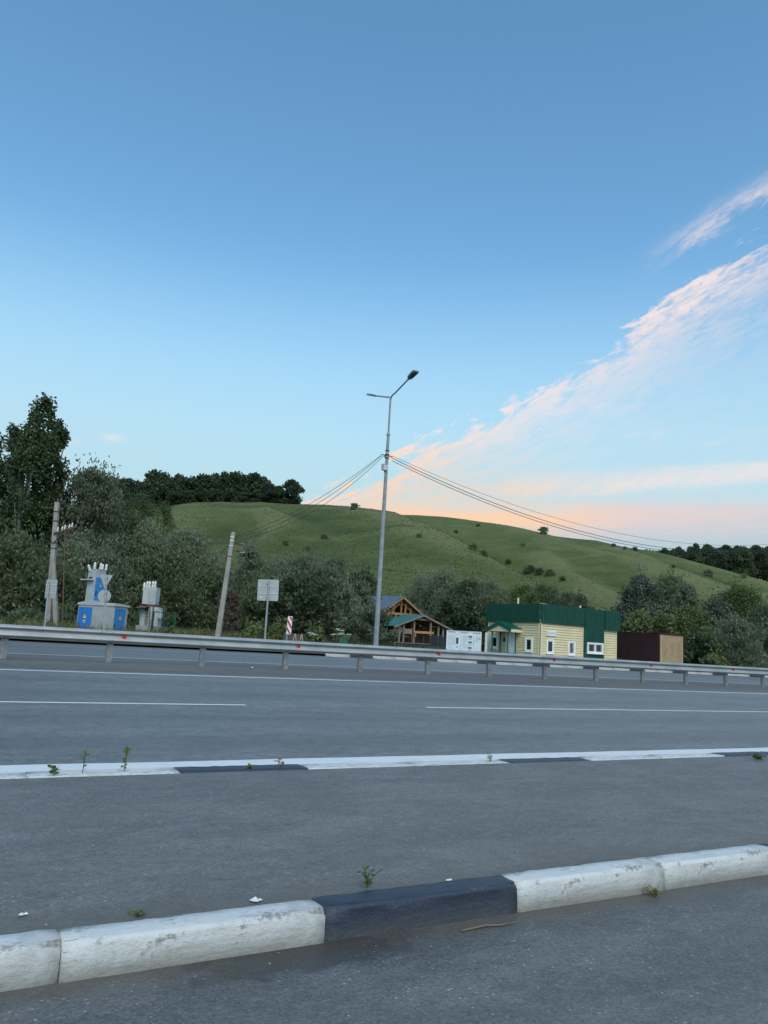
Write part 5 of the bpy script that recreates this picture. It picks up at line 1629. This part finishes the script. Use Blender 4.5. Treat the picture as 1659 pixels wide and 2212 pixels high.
def herb(loc, h, n, mat, label, cat='weed', name='weed', spread=.5, leaf=.05, stems=4, seed=0, flower=False):
    rng = np.random.default_rng(900 + seed); g = thing(name, loc, label, cat)
    m = MB(); P = []; D = []
    tips = []
    for s_ in range(stems):
        tip = np.array([rng.normal(0, spread * h * .5), rng.normal(0, spread * h * .5), h * rng.uniform(.7, 1.0)]); tips.append(tip)
        m.tube(curve([np.zeros(3), np.array([tip[0] * .2, tip[1] * .2, tip[2] * .6]), tip], 6), h * .008 + .0012, 4, False)
        for k in range(n // stems):
            t = rng.uniform(.15, 1); p = np.array([tip[0] * t * t, tip[1] * t * t, tip[2] * t]); d = np.array([rng.normal(), rng.normal(), rng.uniform(-.2, .7)]); d /= np.linalg.norm(d); P.append(p + d * leaf * .5); D.append(d)
    tm = bpy.data.meshes.new('stem'); tm.from_pydata(m.v, [], m.f); tm.update(); tm.materials.append(MATS[mat])
    lm = leaf_mesh('leaves', np.array(P), np.array(D), leaf, leaf * .5, mat, rng)
    items = [('stem', tm), ('leaves', lm)]
    if flower:
        Q = []; E = []
        for tip in tips:
            for k in range(46): a = rng.uniform(0, 6.28); r = math.sqrt(rng.uniform()) * h * .14; Q.append(tip + np.array([r * math.cos(a), r * math.sin(a), rng.normal(.0, .012)])); E.append(rng.normal(size=3) * [1, 1, .3])
        items.append(('flower_head', leaf_mesh('flower_head', np.array(Q), np.array(E), .06, .05, 'flower_white', rng)))
    for nm, me in items: o = bpy.data.objects.new(nm, me); COL.objects.link(o); o.parent = g


def isl(px, py, z):
    v = ray(px, py); t = (z - CAM_H) / v[2]; return v * t + np.array([0, 0, CAM_H])


herb(isl(793, 1917, .122), .085, 34, 'leaf_weed', 'small green weed sprouting behind the dark kerb stone', seed=1, leaf=.026, spread=.7, stems=6)
herb(isl(268, 1668, .122), .20, 40, 'leaf_weed', 'tall weed growing at the second kerb, left of centre', seed=2, leaf=.035, spread=.25, stems=3)
herb(isl(178, 1672, .122), .20, 16, 'leaf_weed', 'thin pale weed left of the tall one at the second kerb', seed=3, leaf=.032, spread=.3, stems=2)
herb(isl(117, 1676, .122), .09, 22, 'leaf_weed', 'low weed at the left end of the second kerb', seed=4, leaf=.04, spread=.7, stems=3)
herb(isl(540, 1662, .122), .04, 34, 'leaf_weed', 'flat green weed beside the first dark stone of the second kerb', seed=5, leaf=.035, spread=1.3, stems=6)
herb(isl(603, 1660, .122), .12, 10, 'grass_dry', 'single dry stalk beside the second kerb', seed=6, leaf=.05, spread=.3, stems=2)
herb(isl(1058, 1645, .122), .10, 16, 'grass_dry', 'small dry weed at the middle of the second kerb', seed=7, leaf=.035, spread=.5, stems=3)
herb(isl(1413, 1938, .0), .04, 80, 'grass_dry', 'dry weed tuft in the gutter under the right kerb stones', seed=8, leaf=.025, spread=1.4, stems=9)
herb(isl(300, 1977, .122), .014, 90, 'leaf_olive', 'mossy patch behind the left white kerb stone', 'moss', 'moss_patch', seed=9, leaf=.016, spread=4.0, stems=10)
herb(isl(1640, 1640, .122), .06, 60, 'leaf_weed', 'low green weed at the right end of the second kerb', seed=10, leaf=.05, spread=1.5, stems=6)
fl = [(672, 1362, 'left hogweed with small white umbels beside the thicket'), (725, 1356, 'larger hogweed with white umbels near the lamp pole'), (738, 1360, 'right hogweed with white umbels next to the green crate')]
for i, (px, py, lb) in enumerate(fl):
    b = xy(px, 46 + i * .5, .40); herb(b, at(px, py, 46 + i * .5)[2] - .40, 120, 'leaf_weed', lb, 'flower', 'hogweed_plant', .35, .16, 5, 20 + i, True)
for i, (px, py, hwp, lb) in enumerate([(600, 1355, 20, 'low yellowish bush left of the striped marker'), (545, 1362, 22, 'low yellowish bush left of the square sign post'), (680, 1366, 16, 'low green bush right of the striped marker'), (285, 1356, 14, 'low dark bush between the kiosk and the transformer'), (130, 1335, 30, 'weedy bush at the foot of the braced pole'), (60, 1325, 40, 'weedy bush at the left edge behind the grass'), (1545, 1418, 24, 'low bush right of the slatted fence')]):
    Y = 47 if px < 1000 else 60; b = xy(px, Y, .38); h = max(at(px, py, Y)[2] - .38, .6); hw = hwp / F0 * math.hypot(b[0], Y)
    cm, tm = make_tree('olive' if i in (0, 1, 2, 6) else 'willow_green', h, hw, 700 + i, 1800); put_tree('bush', cm, tm, b, lb, 'bush')


# ------------------------------------------------------------------ small things
def small():
    # twig in the gutter
    a, c = isl(996, 2011, .006), isl(1118, 1991, .008)
    m = MB(); m.tube([a, a * .6 + c * .4 + np.array([0, .008, .004]), a * .3 + c * .7 - np.array([0, .006, 0]), c], [.004, .005, .004, .002], 6)
    one(m.build('twig', 'twig'), 'thin dry twig lying in front of the dark kerb stone', 'twig')
    rng = np.random.default_rng(5); m = MB()
    def peb(p, r):
        th = rng.uniform(0, 6.28); q = rng.uniform(.6, 1.2, 8); V = []
        for k in range(6): V.append(p + np.array([math.cos(th + k * 1.047) * r * q[k], math.sin(th + k * 1.047) * r * q[k], r * .15]))
        V += [p + np.array([0, 0, r * .75 * q[6]]), p]
        m.add(V, [(k, (k + 1) % 6, 6) for k in range(6)] + [((k + 1) % 6, k, 7) for k in range(6)])
    for k in range(300):
        u = rng.uniform(-.5, 9); v = rng.uniform(3.15, 6.0); p = uvz(u, v, .119); peb(p, rng.uniform(.003, .009))
    for k in range(90):
        u = rng.uniform(0, 6); v = 2.95 - abs(rng.normal(0, .16)); p = uvz(u, v, .001); peb(p, rng.uniform(.002, .006))
    for k in range(60):
        u = rng.uniform(0, 6); v = rng.uniform(1.6, 2.9); p = uvz(u, v, .001); peb(p, rng.uniform(.002, .005))
    for k in range(200):
        u = rng.uniform(0, 45); v = rng.uniform(18, 23.5); peb(uvz(u, v, zr(v) + .001), rng.uniform(.008, .025))
    m.build('gravel', 'stone', None, kind='stuff', label='scattered grit and pebbles on the asphalt', category='gravel')
    for px, py, r, lb in ((551, 1946, .02, 'white stone lying behind the left white kerb stone'), (968, 1902, .012, 'small pale stone on the dark kerb stone'), (46, 1976, .014, 'flat white stone at the left end of the island')):
        m = MB(); p = isl(px, py, .124 if px != 968 else .13); peb(p, r); peb(p + np.array([r * .9, .01, 0]), r * .7); one(m.build('stone', 'ceramic'), lb, 'stone')
    # crate, tyre and A-frame by the thicket
    b = xy(742, 45.5, .40); m = MB(); x0, x1 = xy(732, 45.5)[0], xy(748, 45.5)[0]; zt = at(740, 1378, 45.5)[2]
    g = thing('green_crate', b, 'flat green metal box in the grass left of the lamp pole', 'box')
    m.obox(((x0 + x1) / 2, 45.7, (.40 + zt) / 2), ((x1 - x0) / 2, 0, 0), (0, .3, 0), (0, 0, (zt - .4) / 2)); m.build('body', 'green_steel', g)
    m = MB(); m.obox(((x0 + x1) / 2, 45.7, zt + .02), ((x1 - x0) / 2 + .03, 0, 0), (0, .33, 0), (0, 0, .02)); m.build('lid', 'green_steel', g)
    c = at(762, 1388, 46.0); c[2] = .40 + .30; m = MB(); R, r = .24, .10; V = []; Fs = []
    for i in range(20):
        for j in range(10):
            A, B_ = 2 * math.pi * i / 20, 2 * math.pi * j / 10; V.append(c + np.array([(R + r * math.cos(B_)) * math.cos(A), r * .9 * math.sin(B_), (R + r * math.cos(B_)) * math.sin(A)]))
            Fs.append((i * 10 + j, i * 10 + (j + 1) % 10, (i + 1) % 20 * 10 + (j + 1) % 10, (i + 1) % 20 * 10 + j))
    m.add(V, Fs); one(m.build('tyre', 'rubber', smooth=True), 'old black tyre standing in the grass left of the lamp pole', 'tyre')
    Y = 45.0; g = thing('a_frame_shelter', xy(635, Y, .4), 'low grey sheet roof on pale A shaped frames behind the striped marker', 'shelter')
    p0, p1 = at(613, 1368, Y), at(655, 1369, Y)
    m = MB(); x0, x1 = p0[0], p1[0]; zt = p0[2]
    for sg in (-1, 1): m.add([(x0, Y, zt), (x1, Y, zt), (x1, Y + sg * .5, .42), (x0, Y + sg * .5, .42)], [(0, 1, 2, 3)])
    m.add([(x0, Y, zt + .012), (x1, Y, zt + .012), (x1, Y - .51, .432), (x0, Y - .51, .432)], [(0, 1, 2, 3)]); m.build('sheet_roof', 'roof_felt', g)
    for px in (640, 654):
        q = at(px, 1368, Y); m = MB()
        for sg in (-1, 1): m.bar(np.array([q[0] + sg * .22, Y - .55, .40]), np.array([q[0], Y - .53, zt + .03]), .03, .04)
        m.build('frame', 'timber_slat', g)
    # litter on the median
    m = MB(); p = isl(545, 1443, .29); peb(p, .05); one(m.build('litter', 'ceramic'), 'scrap of white litter on the median under the crash barrier', 'litter')


small()
